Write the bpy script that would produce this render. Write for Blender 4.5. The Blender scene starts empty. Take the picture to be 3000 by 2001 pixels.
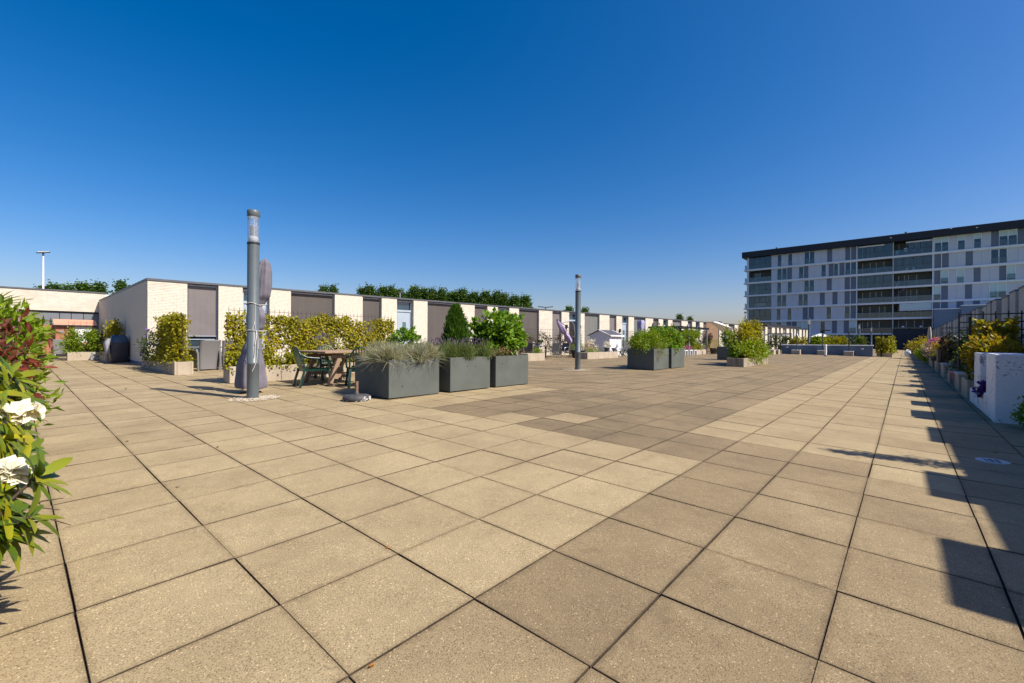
import bpy, math, random
import numpy as np
from mathutils import Matrix, Vector
R = math.radians
rng = np.random.default_rng(7)
rnd = random.Random(11)
scn = bpy.context.scene
col = scn.collection

# ------------------------------------------------------------------ camera, sky, sun, exposure
CAM = Vector((-1.37091, -0.83363, 1.16403))
rx = Vector((0.664625, -0.747158, 0.0053465)); ux = Vector((-0.0025423, 0.0048942, 0.9999848)); wx = Vector((0.7471727, 0.6646285, -0.0013533))
cd = bpy.data.cameras.new('camera'); cam = bpy.data.objects.new('camera', cd); col.objects.link(cam)
cd.sensor_width = 36; cd.lens = 1293.4/3000*36; cd.clip_start = 0.05; cd.clip_end = 6000
cam.matrix_world = Matrix(((rx.x, ux.x, -wx.x, CAM.x), (rx.y, ux.y, -wx.y, CAM.y), (rx.z, ux.z, -wx.z, CAM.z), (0, 0, 0, 1)))
scn.camera = cam
SUN_EL, SH_AZ = 46.0, 105.5            # elevation; azimuth that the shadows point to
sd = Vector((-math.cos(R(SH_AZ))*math.cos(R(SUN_EL)), -math.sin(R(SH_AZ))*math.cos(R(SUN_EL)), math.sin(R(SUN_EL))))   # towards the sun
w = bpy.data.worlds.new('World'); scn.world = w; w.use_nodes = True
nt = w.node_tree; nt.nodes.clear()
sky = nt.nodes.new('ShaderNodeTexSky'); sky.sky_type = 'NISHITA'; sky.sun_disc = False
sky.sun_elevation = R(SUN_EL); sky.sun_rotation = math.atan2(sd.x, sd.y)
sky.altitude = 0; sky.air_density = 1.0; sky.dust_density = 1.5; sky.ozone_density = 3.0
hs = nt.nodes.new('ShaderNodeHueSaturation'); hs.inputs['Saturation'].default_value = 1.48
bg = nt.nodes.new('ShaderNodeBackground'); bg.inputs['Strength'].default_value = 0.092
wo = nt.nodes.new('ShaderNodeOutputWorld')
nt.links.new(sky.outputs[0], hs.inputs['Color']); tint = nt.nodes.new('ShaderNodeMix'); tint.data_type = 'RGBA'; tint.blend_type = 'MULTIPLY'; tint.inputs[0].default_value = 1; tint.inputs[7].default_value = (1.1, .93, 1.03, 1)
nt.links.new(hs.outputs[0], tint.inputs[6]); nt.links.new(tint.outputs[2], bg.inputs[0]); nt.links.new(bg.outputs[0], wo.inputs[0])
sl = bpy.data.lights.new('sun', 'SUN'); sl.energy = 5.0; sl.angle = R(0.53); sl.color = (1.0, 0.93, 0.82)
so = bpy.data.objects.new('sun', sl); col.objects.link(so); so.rotation_euler = sd.to_track_quat('Z', 'Y').to_euler(); so.location = (0, -20, 30)
scn.view_settings.view_transform = 'Standard'; scn.view_settings.look = 'None'
scn.view_settings.exposure = 0.55; scn.view_settings.gamma = 1.0; scn.view_settings.use_curve_mapping = False
scn.cycles.max_bounces = 8; scn.cycles.transparent_max_bounces = 12

# ------------------------------------------------------------------ helpers
GA_, GB_, GC_, GD_, GE_ = (0.0039180, 0.0079709, -0.0005859, -0.0004478, 0.0015212)
def gz(x, y):                                    # height of the slightly warped, drained deck
    i, j = x/.6, y/.6
    ic = min(max(i, -3), 9); jc = min(max(j, -2), 6)
    return GA_*ic + GB_*jc + GC_*ic*ic + GD_*jc*jc + GE_*ic*jc + .5*(j-jc)*GB_

CH = {}
def link(o, parent=None):
    col.objects.link(o)
    if parent is not None: o.parent = parent; CH.setdefault(parent.name, []).append(o)
    return o
def thing(name, label, cat, loc=(0, 0, 0), rz=0, group=None):
    o = bpy.data.objects.new(name, None); o.empty_display_size = .1; link(o)
    o.location = loc; o.rotation_euler = (0, 0, rz)
    o['label'] = label; o['category'] = cat
    if group: o['group'] = group
    return o
def tag(o, label=None, cat=None, group=None, kind=None):
    for k, v in (('label', label), ('category', cat), ('group', group), ('kind', kind)):
        if v: o[k] = v
    return o
def dup(root, loc, rz=None, label=None, group=None):
    def cp(o, parent):
        c = link(o.copy(), parent)
        for ch in CH.get(o.name, []): cp(ch, c)
        return c
    r = cp(root, None); r.location = loc
    if rz is not None: r.rotation_euler = (0, 0, rz)
    if label: r['label'] = label
    if group: r['group'] = group
    return r

class MB:
    def __init__(s): s.v = []; s.f = []; s.m = []; s.sm = []; s.k = 0
    def add(s, vs, fs, sm=False):
        n = len(s.v); s.v.extend([tuple(p) for p in vs])
        for f in fs: s.f.append(tuple(i+n for i in f)); s.m.append(s.k); s.sm.append(sm)
        return s
    def box(s, x0, x1, y0, y1, z0, z1, M=None):
        vs = [Vector((x, y, z)) for z in (z0, z1) for y in (y0, y1) for x in (x0, x1)]
        if M is not None: vs = [M @ p for p in vs]
        return s.add(vs, [(0, 2, 3, 1), (4, 5, 7, 6), (0, 1, 5, 4), (2, 6, 7, 3), (0, 4, 6, 2), (1, 3, 7, 5)])
    def cbox(s, x0, x1, y0, y1, z0, z1, b=.006, M=None):     # box with chamfered edges
        vs = []; fs = []
        X = (x0, x1); Y = (y0, y1); Z = (z0, z1)
        idx = {}
        for i in (0, 1):
            for j in (0, 1):
                for k in (0, 1):
                    sx, sy, sz = (1-2*i)*b, (1-2*j)*b, (1-2*k)*b
                    for a, p in enumerate(((X[i], Y[j]+sy, Z[k]+sz), (X[i]+sx, Y[j], Z[k]+sz), (X[i]+sx, Y[j]+sy, Z[k]))):
                        idx[i, j, k, a] = len(vs); vs.append(Vector(p))
        g = lambda i, j, k, a: idx[i, j, k, a]
        fs += [(g(0,0,0,0), g(0,0,1,0), g(0,1,1,0), g(0,1,0,0)), (g(1,0,0,0), g(1,1,0,0), g(1,1,1,0), g(1,0,1,0)),
               (g(0,0,0,1), g(1,0,0,1), g(1,0,1,1), g(0,0,1,1)), (g(0,1,0,1), g(0,1,1,1), g(1,1,1,1), g(1,1,0,1)),
               (g(0,0,0,2), g(0,1,0,2), g(1,1,0,2), g(1,0,0,2)), (g(0,0,1,2), g(1,0,1,2), g(1,1,1,2), g(0,1,1,2))]
        for k in (0, 1):
            for i in (0, 1): fs.append((g(i,0,k,0), g(i,0,k,2), g(i,1,k,2), g(i,1,k,0)))
            for j in (0, 1): fs.append((g(0,j,k,1), g(0,j,k,2), g(1,j,k,2), g(1,j,k,1)))
        for i in (0, 1):
            for j in (0, 1): fs.append((g(i,j,0,0), g(i,j,0,1), g(i,j,1,1), g(i,j,1,0)))
        for i in (0, 1):
            for j in (0, 1):
                for k in (0, 1): fs.append((g(i,j,k,0), g(i,j,k,1), g(i,j,k,2)))
        if M is not None: vs = [M @ p for p in vs]
        return s.add(vs, fs)
    def bar(s, p0, p1, w, h=None, up=(0, 0, 1)):             # rectangular bar between two points
        h = h or w; p0 = Vector(p0); p1 = Vector(p1); d = (p1-p0).normalized(); u = Vector(up)
        if abs(d.dot(u)) > .98: u = Vector((1, 0, 0))
        a = d.cross(u).normalized(); b = a.cross(d)
        q = [a*x*w/2+b*y*h/2 for x, y in ((-1, -1), (1, -1), (1, 1), (-1, 1))]
        return s.add([p0+o for o in q]+[p1+o for o in q], [(0, 3, 2, 1), (4, 5, 6, 7), (0, 1, 5, 4), (1, 2, 6, 5), (2, 3, 7, 6), (3, 0, 4, 7)])
    def tube(s, pts, r, n=8, caps=True):
        pts = [Vector(p) for p in pts]; rs = r if hasattr(r, '__len__') else [r]*len(pts)
        vs = []; fs = []; prev = None
        for i, p in enumerate(pts):
            d = (pts[min(i+1, len(pts)-1)]-pts[max(i-1, 0)]).normalized()
            if prev is None:
                a = d.cross(Vector((0, 0, 1)) if abs(d.z) < .9 else Vector((1, 0, 0))).normalized()
            else: a = (prev-d*prev.dot(d)).normalized()
            prev = a; b = d.cross(a)
            for k in range(n):
                t = 2*math.pi*k/n; vs.append(p+(a*math.cos(t)+b*math.sin(t))*rs[i])
        for i in range(len(pts)-1):
            for k in range(n): fs.append((i*n+k, i*n+(k+1) % n, (i+1)*n+(k+1) % n, (i+1)*n+k))
        s.add(vs, fs, True)
        if caps: s.add(vs[:n], [tuple(range(n-1, -1, -1))]); s.add(vs[-n:], [tuple(range(n))])
        return s
    def lathe(s, prof, n=24, c=(0, 0, 0), sm=True, wob=None):
        vs = []; fs = []
        for i, (r, z) in enumerate(prof):
            for k in range(n):
                t = 2*math.pi*k/n; rr = r*(wob(t, z) if wob else 1)
                vs.append((c[0]+rr*math.cos(t), c[1]+rr*math.sin(t), c[2]+z))
        for i in range(len(prof)-1):
            for k in range(n): fs.append((i*n+k, i*n+(k+1) % n, (i+1)*n+(k+1) % n, (i+1)*n+k))
        s.add(vs, fs, sm)
        s.add(vs[:n], [tuple(range(n-1, -1, -1))]); s.add(vs[-n:], [tuple(range(n))])
        return s
    def prism(s, poly, z0, z1):
        n = len(poly); vs = [(x, y, z0) for x, y in poly]+[(x, y, z1) for x, y in poly]
        return s.add(vs, [tuple(range(n-1, -1, -1)), tuple(range(n, 2*n))]+[(i, (i+1) % n, n+(i+1) % n, n+i) for i in range(n)])
    def mesh(s, name, mats):
        me = bpy.data.meshes.new(name); me.from_pydata(s.v, [], s.f)
        for m in (mats if isinstance(mats, (list, tuple)) else [mats]): me.materials.append(m)
        me.polygons.foreach_set('material_index', s.m); me.polygons.foreach_set('use_smooth', s.sm)
        me.update(); return me
    def build(s, name, mats, parent=None, loc=None):
        o = bpy.data.objects.new(name, s.mesh(name, mats)); link(o, parent)
        if loc is not None: o.location = loc
        return o

def npmesh(name, V, F, mat, smooth=False):           # V (n,3), F (m,k) arrays
    me = bpy.data.meshes.new(name); k = F.shape[1]
    me.vertices.add(len(V)); me.vertices.foreach_set('co', np.ascontiguousarray(V, np.float32).ravel())
    me.loops.add(F.size); me.loops.foreach_set('vertex_index', np.ascontiguousarray(F, np.int32).ravel())
    me.polygons.add(len(F)); me.polygons.foreach_set('loop_start', np.arange(0, F.size, k, dtype=np.int32))
    me.polygons.foreach_set('use_smooth', np.full(len(F), smooth))
    for m in (mat if isinstance(mat, (list, tuple)) else [mat]): me.materials.append(m)
    me.update(calc_edges=True); return me

# ------------------------------------------------------------------ materials
def nodes(name):
    m = bpy.data.materials.new(name); m.use_nodes = True; t = m.node_tree; b = t.nodes['Principled BSDF']
    return m, t, b
def N(t, typ, **kw):
    n = t.nodes.new(typ)
    for k, v in kw.items():
        if k in n.inputs.keys(): n.inputs[k].default_value = v
        else: setattr(n, k, v)
    return n
def mixc(t, fac, a, b, mode='MIX'):
    n = t.nodes.new('ShaderNodeMix'); n.data_type = 'RGBA'; n.blend_type = mode
    for sock, v in ((n.inputs[0], fac), (n.inputs[6], a), (n.inputs[7], b)):
        if hasattr(v, 'links') or hasattr(v, 'is_linked'): t.links.new(v, sock)
        else: sock.default_value = v if not isinstance(v, tuple) else (*v, 1)[:4]
    return n.outputs[2]
def ramp(t, fac, stops):
    n = t.nodes.new('ShaderNodeValToRGB'); t.links.new(fac, n.inputs[0]); e = n.color_ramp.elements
    while len(e) < len(stops): e.new(.5)
    for el, (p, c) in zip(e, stops): el.position = p; el.color = (*c, 1) if len(c) == 3 else c
    return n.outputs[0]
def coords(t, kind='Object'):
    if kind == 'World': return t.nodes.new('ShaderNodeNewGeometry').outputs['Position']
    return t.nodes.new('ShaderNodeTexCoord').outputs[kind]
def noise(t, vec, scale, detail=4, rough=.6, stretch=None):
    if stretch:
        mp = N(t, 'ShaderNodeMapping'); mp.inputs['Scale'].default_value = stretch; t.links.new(vec, mp.inputs[0]); vec = mp.outputs[0]
    n = N(t, 'ShaderNodeTexNoise', Scale=scale, Detail=detail, Roughness=rough); t.links.new(vec, n.inputs['Vector']); return n.outputs['Fac']
def bump(t, b, h, strength=.3, dist=.01):
    n = N(t, 'ShaderNodeBump', Strength=strength, Distance=dist); t.links.new(h, n.inputs['Height']); t.links.new(n.outputs[0], b.inputs['Normal'])
def surf(name, c1, c2=None, rough=.7, scale=6, metal=0, bmp=.15, fine=60, stretch=None, spec=.4, space='World', lo=.35, hi=.65):
    m, t, b = nodes(name); c2 = c2 or tuple(x*.8 for x in c1); v = coords(t, space)
    n1 = noise(t, v, scale, 6, .65, stretch); cc = ramp(t, n1, [(lo, c2), (hi, c1)])
    n2 = noise(t, v, fine, 3, .6)
    cc = mixc(t, .18, cc, ramp(t, n2, [(.3, tuple(x*.6 for x in c1)), (.7, tuple(min(1, x*1.25) for x in c1))]))
    t.links.new(cc, b.inputs['Base Color']); b.inputs['Roughness'].default_value = rough; b.inputs['Metallic'].default_value = metal
    b.inputs['Specular IOR Level'].default_value = spec
    if bmp: bump(t, b, n2, bmp, .004)
    return m
def paving_mat():
    m, t, b = nodes('exposed_aggregate_paving'); p = coords(t, 'World')
    at = N(t, 'ShaderNodeAttribute', attribute_name='tone'); tone = at.outputs['Fac']
    sep = at.outputs['Color']
    big = noise(t, p, 1.3, 5, .65); mid = noise(t, p, 9, 4, .7); mul = N(t, 'ShaderNodeMath', operation='MULTIPLY_ADD'); 
    t.links.new(mid, mul.inputs[0]); mul.inputs[1].default_value = .30; mul.inputs[2].default_value = -.15
    m2 = N(t, 'ShaderNodeMath', operation='MULTIPLY_ADD'); t.links.new(big, m2.inputs[0]); m2.inputs[1].default_value = .8; m2.inputs[2].default_value = -.40
    a1 = N(t, 'ShaderNodeMath', operation='ADD'); t.links.new(tone, a1.inputs[0]); t.links.new(mul.outputs[0], a1.inputs[1])
    a2 = N(t, 'ShaderNodeMath', operation='ADD', use_clamp=True); t.links.new(a1.outputs[0], a2.inputs[0]); t.links.new(m2.outputs[0], a2.inputs[1])
    base = ramp(t, a2.outputs[0], [(0, (.135, .100, .056)), (.5, (.272, .204, .112)), (1, (.430, .342, .192))])
    fr_ = N(t, 'ShaderNodeVectorMath', operation='SCALE'); fr_.inputs['Scale'].default_value = 1/.6; t.links.new(p, fr_.inputs[0])
    fq = N(t, 'ShaderNodeVectorMath', operation='FRACTION'); t.links.new(fr_.outputs[0], fq.inputs[0]); fs_ = N(t, 'ShaderNodeSeparateXYZ'); t.links.new(fq.outputs[0], fs_.inputs[0]); ed = []
    for ax_ in (0, 1):
        a_ = N(t, 'ShaderNodeMath', operation='SUBTRACT'); t.links.new(fs_.outputs[ax_], a_.inputs[0]); a_.inputs[1].default_value = .5; b_ = N(t, 'ShaderNodeMath', operation='ABSOLUTE'); t.links.new(a_.outputs[0], b_.inputs[0]); ed.append(b_.outputs[0])
    mx_ = N(t, 'ShaderNodeMath', operation='MAXIMUM'); t.links.new(ed[0], mx_.inputs[0]); t.links.new(ed[1], mx_.inputs[1])
    ns_ = N(t, 'ShaderNodeMath', operation='MULTIPLY_ADD'); t.links.new(noise(t, p, 22, 4, .7), ns_.inputs[0]); ns_.inputs[1].default_value = .10; t.links.new(mx_.outputs[0], ns_.inputs[2])
    base = mixc(t, ramp(t, ns_.outputs[0], [(.50, (0, 0, 0)), (.56, (.75, .75, .75))]), base, mixc(t, 1.0, base, (.58, .53, .47), 'MULTIPLY'))
    st_ = noise(t, p, 3.1, 6, .75); base = mixc(t, ramp(t, st_, [(.56, (0, 0, 0)), (.72, (.8, .8, .8))]), base, mixc(t, 1.0, base, (.70, .68, .64), 'MULTIPLY'))
    g1 = noise(t, p, 175, 3, .6); g2 = noise(t, p, 300, 2, .5)
    vor = N(t, 'ShaderNodeTexVoronoi', Scale=190.0); t.links.new(p, vor.inputs['Vector'])
    c = mixc(t, ramp(t, g1, [(.36, (1, 1, 1)), (.5, (0, 0, 0))]), base, mixc(t, 1.0, base, (.46, .43, .40), 'MULTIPLY'))
    sp = ramp(t, vor.outputs['Color'], [(.84, (0, 0, 0)), (.92, (1, 1, 1))])
    c = mixc(t, sp, c, mixc(t, 1.0, base, (1.75, 1.72, 1.75), 'MULTIPLY'))
    c = mixc(t, ramp(t, g2, [(.26, (.8, .8, .8)), (.36, (0, 0, 0))]), c, (.05, .042, .034))
    t.links.new(c, b.inputs['Base Color']); b.inputs['Roughness'].default_value = .8; b.inputs['Specular IOR Level'].default_value = .35
    bump(t, b, g1, .5, .004)
    return m
def brick_mat(name, axes, brick, mortar, off=(0, 0)):
    m, t, b = nodes(name); s = N(t, 'ShaderNodeSeparateXYZ'); t.links.new(coords(t, 'World'), s.inputs[0]); c = N(t, 'ShaderNodeCombineXYZ')
    t.links.new(s.outputs[axes], c.inputs[0]); t.links.new(s.outputs[2], c.inputs[1])
    br = N(t, 'ShaderNodeTexBrick'); br.offset = .37; br.offset_frequency = 3; br.inputs['Scale'].default_value = 1; br.inputs['Brick Width'].default_value = .215; br.inputs['Row Height'].default_value = .055
    br.inputs['Mortar Size'].default_value = .0016; br.inputs['Bias'].default_value = 0
    br.inputs['Color1'].default_value = (*brick, 1); br.inputs['Color2'].default_value = (*[x*.84 for x in brick], 1); br.inputs['Mortar'].default_value = (*[x*.6 for x in brick], 1)
    t.links.new(c.outputs[0], br.inputs['Vector'])
    d = N(t, 'ShaderNodeMath', operation='MULTIPLY'); t.links.new(s.outputs[2], d.inputs[0]); d.inputs[1].default_value = 1/.055; f = N(t, 'ShaderNodeMath', operation='FRACT'); t.links.new(d.outputs[0], f.inputs[0])
    jn = ramp(t, f.outputs[0], [(.0, (1, 1, 1)), (.12, (1, 1, 1)), (.16, (0, 0, 0)), (1, (0, 0, 0))])
    n = noise(t, coords(t, 'World'), 1.7, 5, .7)
    cc = mixc(t, 1.0, mixc(t, jn, br.outputs['Color'], mortar), ramp(t, n, [(.3, (.86, .84, .82)), (.6, (1, 1, 1))]), 'MULTIPLY')
    t.links.new(cc, b.inputs['Base Color']); b.inputs['Roughness'].default_value = .8
    inv = N(t, 'ShaderNodeMath', operation='SUBTRACT'); inv.inputs[0].default_value = 1; t.links.new(jn, inv.inputs[1]); bump(t, b, inv.outputs[0], .6, .006)
    return m
def glass_mat(name, tint, rough=.03, alpha=.35, dusty=0.0):
    m, t, b = nodes(name); t.nodes.remove(b)
    tr0 = N(t, 'ShaderNodeBsdfTransparent', Color=(*tint, 1)); df = N(t, 'ShaderNodeBsdfDiffuse', Color=(.8, .82, .84, 1)); tr = N(t, 'ShaderNodeMixShader'); tr.inputs[0].default_value = dusty; t.links.new(tr0.outputs[0], tr.inputs[1]); t.links.new(df.outputs[0], tr.inputs[2]); gl = N(t, 'ShaderNodeBsdfGlossy', Roughness=rough); mx = N(t, 'ShaderNodeMixShader')
    fr = N(t, 'ShaderNodeFresnel', IOR=1.5); ad = N(t, 'ShaderNodeMath', operation='MULTIPLY_ADD', use_clamp=True)
    t.links.new(fr.outputs[0], ad.inputs[0]); ad.inputs[1].default_value = alpha; ad.inputs[2].default_value = alpha*.1
    t.links.new(ad.outputs[0], mx.inputs[0]); t.links.new(tr.outputs[0], mx.inputs[1]); t.links.new(gl.outputs[0], mx.inputs[2])
    t.links.new(mx.outputs[0], t.nodes['Material Output'].inputs[0]); return m
def pane_mat(name, c, rough=.05):                      # window pane seen from outside: dark, mirror-like
    m, t, b = nodes(name); n = noise(t, coords(t, 'World'), .9, 3, .6)
    t.links.new(ramp(t, n, [(.35, tuple(x*.55 for x in c)), (.65, c)]), b.inputs['Base Color']); b.inputs['Roughness'].default_value = rough; b.inputs['Specular IOR Level'].default_value = .9
    return m
def leaf_mat(name, cols, tr=.35, rough=.45, spec=.35):
    m, t, b = nodes(name); g = t.nodes.new('ShaderNodeNewGeometry'); r = g.outputs['Random Per Island']
    cc = ramp(t, r, [(i/(len(cols)-1), c) for i, c in enumerate(cols)])
    n = noise(t, g.outputs['Position'], 2.3, 3, .6); cc = mixc(t, 1.0, cc, ramp(t, n, [(.3, (.7, .72, .7)), (.7, (1.15, 1.12, 1.0))]), 'MULTIPLY')
    t.links.new(cc, b.inputs['Base Color']); b.inputs['Roughness'].default_value = rough; b.inputs['Specular IOR Level'].default_value = spec
    tl = N(t, 'ShaderNodeBsdfTranslucent'); t.links.new(mixc(t, 1.0, cc, (1.25, 1.15, .55), 'MULTIPLY'), tl.inputs[0])
    mx = N(t, 'ShaderNodeMixShader'); mx.inputs[0].default_value = tr
    t.links.new(b.outputs[0], mx.inputs[1]); t.links.new(tl.outputs[0], mx.inputs[2]); t.links.new(mx.outputs[0], t.nodes['Material Output'].inputs[0])
    return m
PAVE = paving_mat()
JOINT = surf('joint_dirt', (.085, .06, .038), (.012, .009, .007), .95, 9, fine=45)
CREAM = (.70, .645, .535)
M_BRX = brick_mat('cream_brick_front', 0, CREAM, (.26, .21, .155)); M_BRY = brick_mat('cream_brick_side', 1, CREAM, (.2, .165, .125))
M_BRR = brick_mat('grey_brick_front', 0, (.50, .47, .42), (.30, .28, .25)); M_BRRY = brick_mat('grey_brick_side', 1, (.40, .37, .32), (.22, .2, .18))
M_BRICK = surf('cream_brick', CREAM, (.55, .50, .41), .8, 9, stretch=(1, 1, 4), bmp=.3); M_MORTAR = surf('mortar', (.42, .36, .28), (.30, .26, .2), .9, 30)
M_SLATE = brick_mat('slate_brick', 1, (.035, .038, .05), (.022, .024, .03))
M_SHADE = surf('sunscreen_fabric', (.178, .158, .158), (.15, .132, .13), .75, 1.5, fine=300, bmp=.05)
M_SHADE2 = surf('sunscreen_fabric_brown', (.095, .082, .074), (.074, .065, .06), .75, 1.5, fine=300, bmp=.05, stretch=(1, 1, .25))
M_SHADE3 = surf('sunscreen_fabric_grey', (.165, .165, .155), (.12, .122, .118), .7, 2.5, fine=300, bmp=.05, stretch=(6, 1, .15))
M_ALU = surf('aluminium_grey', (.34, .37, .41), (.28, .31, .35), .4, 4, metal=.4, bmp=0)
M_FASCIA = surf('dark_roof_trim', (.10, .105, .115), (.07, .075, .085), .5, 3, bmp=0)
M_DOOR = surf('blue_grey_paint', (.36, .43, .50), (.31, .38, .45), .4, 3, bmp=0)
M_DARK = surf('near_black', (.018, .018, .02), (.012, .012, .014), .6, 5, bmp=0)
M_PANE = pane_mat('dark_window_pane', (.05, .075, .10)); M_PANEB = pane_mat('blue_window_pane', (.012, .05, .085)); M_PANET = pane_mat('teal_window_pane', (.10, .2, .23), .15)
M_BLIND = surf('pale_blind', (.55, .70, .70), (.48, .62, .63), .6, 2, stretch=(1, 1, 8), bmp=0)
M_PLANT = surf('anthracite_fibre_planter', (.108, .120, .108), (.084, .094, .084), .75, 2.2, fine=90, bmp=.12, spec=.2)
M_CONC = surf('weathered_concrete', (.43, .365, .275), (.30, .245, .18), .85, 2.6, fine=40, bmp=.35, stretch=(1, 1, .5))
M_CONCD = surf('stained_concrete', (.40, .34, .26), (.155, .125, .09), .9, 3.2, fine=45, bmp=.4, stretch=(1.4, 1.4, .35))
M_SOIL = surf('planting_soil', (.045, .032, .022), (.02, .015, .011), .95, 12, bmp=.6, fine=30)
M_LAMP = surf('lamp_post_paint', (.105, .128, .138), (.088, .11, .12), .42, 5, bmp=.04, spec=.5)
M_CLEAR = glass_mat('clear_lamp_glass', (.97, .98, .98), .03, .6, .10); M_TGLASS = glass_mat('balcony_glass', (.66, .77, .79), .04, .5, .03)
M_WHITE = surf('white_paint', (.80, .80, .79), (.74, .74, .73), .55, 4, bmp=.05)
M_RENDER = surf('white_wall_render', (.78, .76, .75), (.66, .64, .65), .9, 1.6, fine=35, bmp=.5)
M_WOOD = surf('weathered_table_wood', (.34, .235, .15), (.22, .15, .10), .75, 5, stretch=(3, 40, 3), fine=80, bmp=.25, space='Object')
M_CEDAR = surf('cedar_boards', (.40, .165, .095), (.29, .115, .065), .6, 5, stretch=(20, 20, 1.2), bmp=.15)
M_CEDARL = surf('pale_cedar_trim', (.58, .30, .20), (.5, .24, .155), .6, 5, stretch=(2, 2, 20), bmp=.1)
M_GREENP = surf('green_plastic', (.006, .036, .026), (.004, .025, .019), .3, 4, bmp=0, spec=.6)
M_WICKER = surf('grey_wicker', (.19, .185, .185), (.13, .127, .127), .6, 60, fine=160, bmp=.6, stretch=(1, 1, 3))
M_TABLE = surf('grey_table_glass', (.16, .18, .19), (.13, .15, .16), .2, 3, bmp=0)
M_COVER = surf('lavender_grey_cover', (.160, .148, .178), (.122, .113, .142), .75, 5, fine=140, bmp=.15)
M_LILAC = surf('lilac_canvas', (.36, .29, .47), (.28, .22, .38), .75, 5, bmp=.1)
M_LAVC = surf('grey_blue_cover', (.30, .29, .42), (.23, .22, .34), .75, 5, bmp=.15); M_NAVY = surf('navy_canvas', (.05, .05, .09), (.03, .03, .06), .75, 5, bmp=.1)
M_CANVAS = surf('white_canvas', (.80, .80, .80), (.72, .72, .73), .7, 3, bmp=.05); M_TAUPE = surf('taupe_canvas', (.40, .33, .28), (.33, .27, .23), .8, 3, bmp=.05)
M_BEIGE = surf('beige_canvas', (.55, .47, .38), (.38, .32, .26), .8, 12, bmp=.2)
M_ROPE = surf('white_rope', (.58, .56, .53), (.45, .43, .40), .8, 60, bmp=.3)
M_PEB = surf('pale_pebbles', (.52, .45, .34), (.22, .18, .13), .8, 38, bmp=.2)
M_BLACKR = surf('worn_black_concrete', (.075, .075, .08), (.035, .035, .04), .7, 8, fine=120, bmp=.4)
M_RUST = surf('rusty_tube', (.23, .15, .10), (.16, .10, .07), .6, 30, bmp=.1)
M_MESH = surf('rusty_steel_bars', (.055, .04, .032), (.035, .026, .022), .7, 40, bmp=.1); M_BLK = surf('black_metal', (.02, .021, .024), (.014, .015, .018), .5, 6, bmp=0)
M_BBQB = surf('blue_grey_cover', (.022, .07, .13), (.016, .05, .10), .5, 4, bmp=.08); M_BBQD = surf('black_vinyl_cover', (.03, .034, .042), (.02, .023, .03), .45, 4, bmp=.1); M_BBQG = surf('grey_faded_cover', (.30, .30, .33), (.2, .2, .23), .6, 6, bmp=.1)
M_SLING = surf('grey_sling_fabric', (.06, .062, .068), (.045, .047, .052), .6, 40, bmp=.1); M_STEEL = surf('silver_tube', (.5, .5, .5), (.4, .4, .4), .3, 9, metal=.7, bmp=0)
M_ROOF = surf('grey_shed_felt', (.085, .08, .10), (.06, .056, .072), .85, 7, bmp=.3); M_SHEDW = surf('white_shed_boards', (.72, .71, .75), (.64, .63, .68), .6, 5, bmp=.08)
M_ORANGE = surf('orange_glaze', (.62, .10, .02), (.5, .07, .015), .35, 5, bmp=0); M_POT = surf('dark_pot', (.05, .053, .062), (.035, .037, .045), .5, 6, bmp=.1); M_POTG = surf('grey_pot', (.20, .20, .215), (.15, .15, .16), .6, 6, bmp=.1)
M_CONCL = surf('smooth_pale_concrete', (.46, .43, .38), (.38, .35, .31), .8, 5, bmp=.1); M_POTL = surf('worn_shaded_white_enamel', (.5, .52, .52), (.35, .37, .38), .6, 20, bmp=.1); M_PINKP = surf('pink_tub', (.42, .14, .25), (.35, .11, .2), .5, 5, bmp=0)  # drain cover enamel is darkened: the shade on it is put into its colour
M_STONE = surf('grey_stone', (.34, .33, .31), (.22, .21, .2), .85, 14, bmp=.4); M_DOG = surf('white_stoneware', (.74, .71, .67), (.55, .52, .5), .7, 9, bmp=.3)
M_FACADE = surf('pale_grey_cladding', (.58, .61, .67), (.53, .56, .62), .6, 1.2, fine=20, bmp=.03); M_FACD = surf('dark_grey_cladding', (.15, .18, .235), (.13, .158, .21), .6, 1.2, bmp=.03)
M_BAND = surf('pale_concrete_band', (.80, .82, .84), (.72, .74, .76), .7, 2, bmp=.05); M_ROOFB = surf('black_roof_edge', (.022, .026, .034), (.017, .02, .027), .6, 3, bmp=0)
M_LOGGIA = surf('loggia_wall', (.18, .205, .205), (.145, .165, .168), .8, 1.5, bmp=.05); M_BLUEG = surf('blue_grey_metal', (.12, .18, .27), (.10, .15, .235), .5, 1, fine=12, bmp=0, stretch=(1, 1, 6))
M_BLUEW = surf('blue_grey_wall', (.105, .15, .215), (.08, .115, .17), .6, 1.5, bmp=.05); M_FRAME = surf('white_window_frame', (.85, .87, .88), (.78, .8, .82), .5, 3, bmp=0)
M_BROWNW = surf('brown_timber_screen', (.25, .155, .09), (.17, .105, .065), .7, 5, stretch=(20, 20, 1), bmp=.2)
M_TERRAIN = surf('distant_grassland', (.10, .12, .045), (.07, .09, .035), .95, .02, bmp=0)
M_TRUNK = surf('bark', (.085, .06, .042), (.05, .036, .026), .9, 18, bmp=.5, stretch=(3, 3, .6))
M_PANELG = surf('grey_wall_panels', (.17, .185, .205), (.15, .163, .182), .5, 1.5, bmp=.05)
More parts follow.
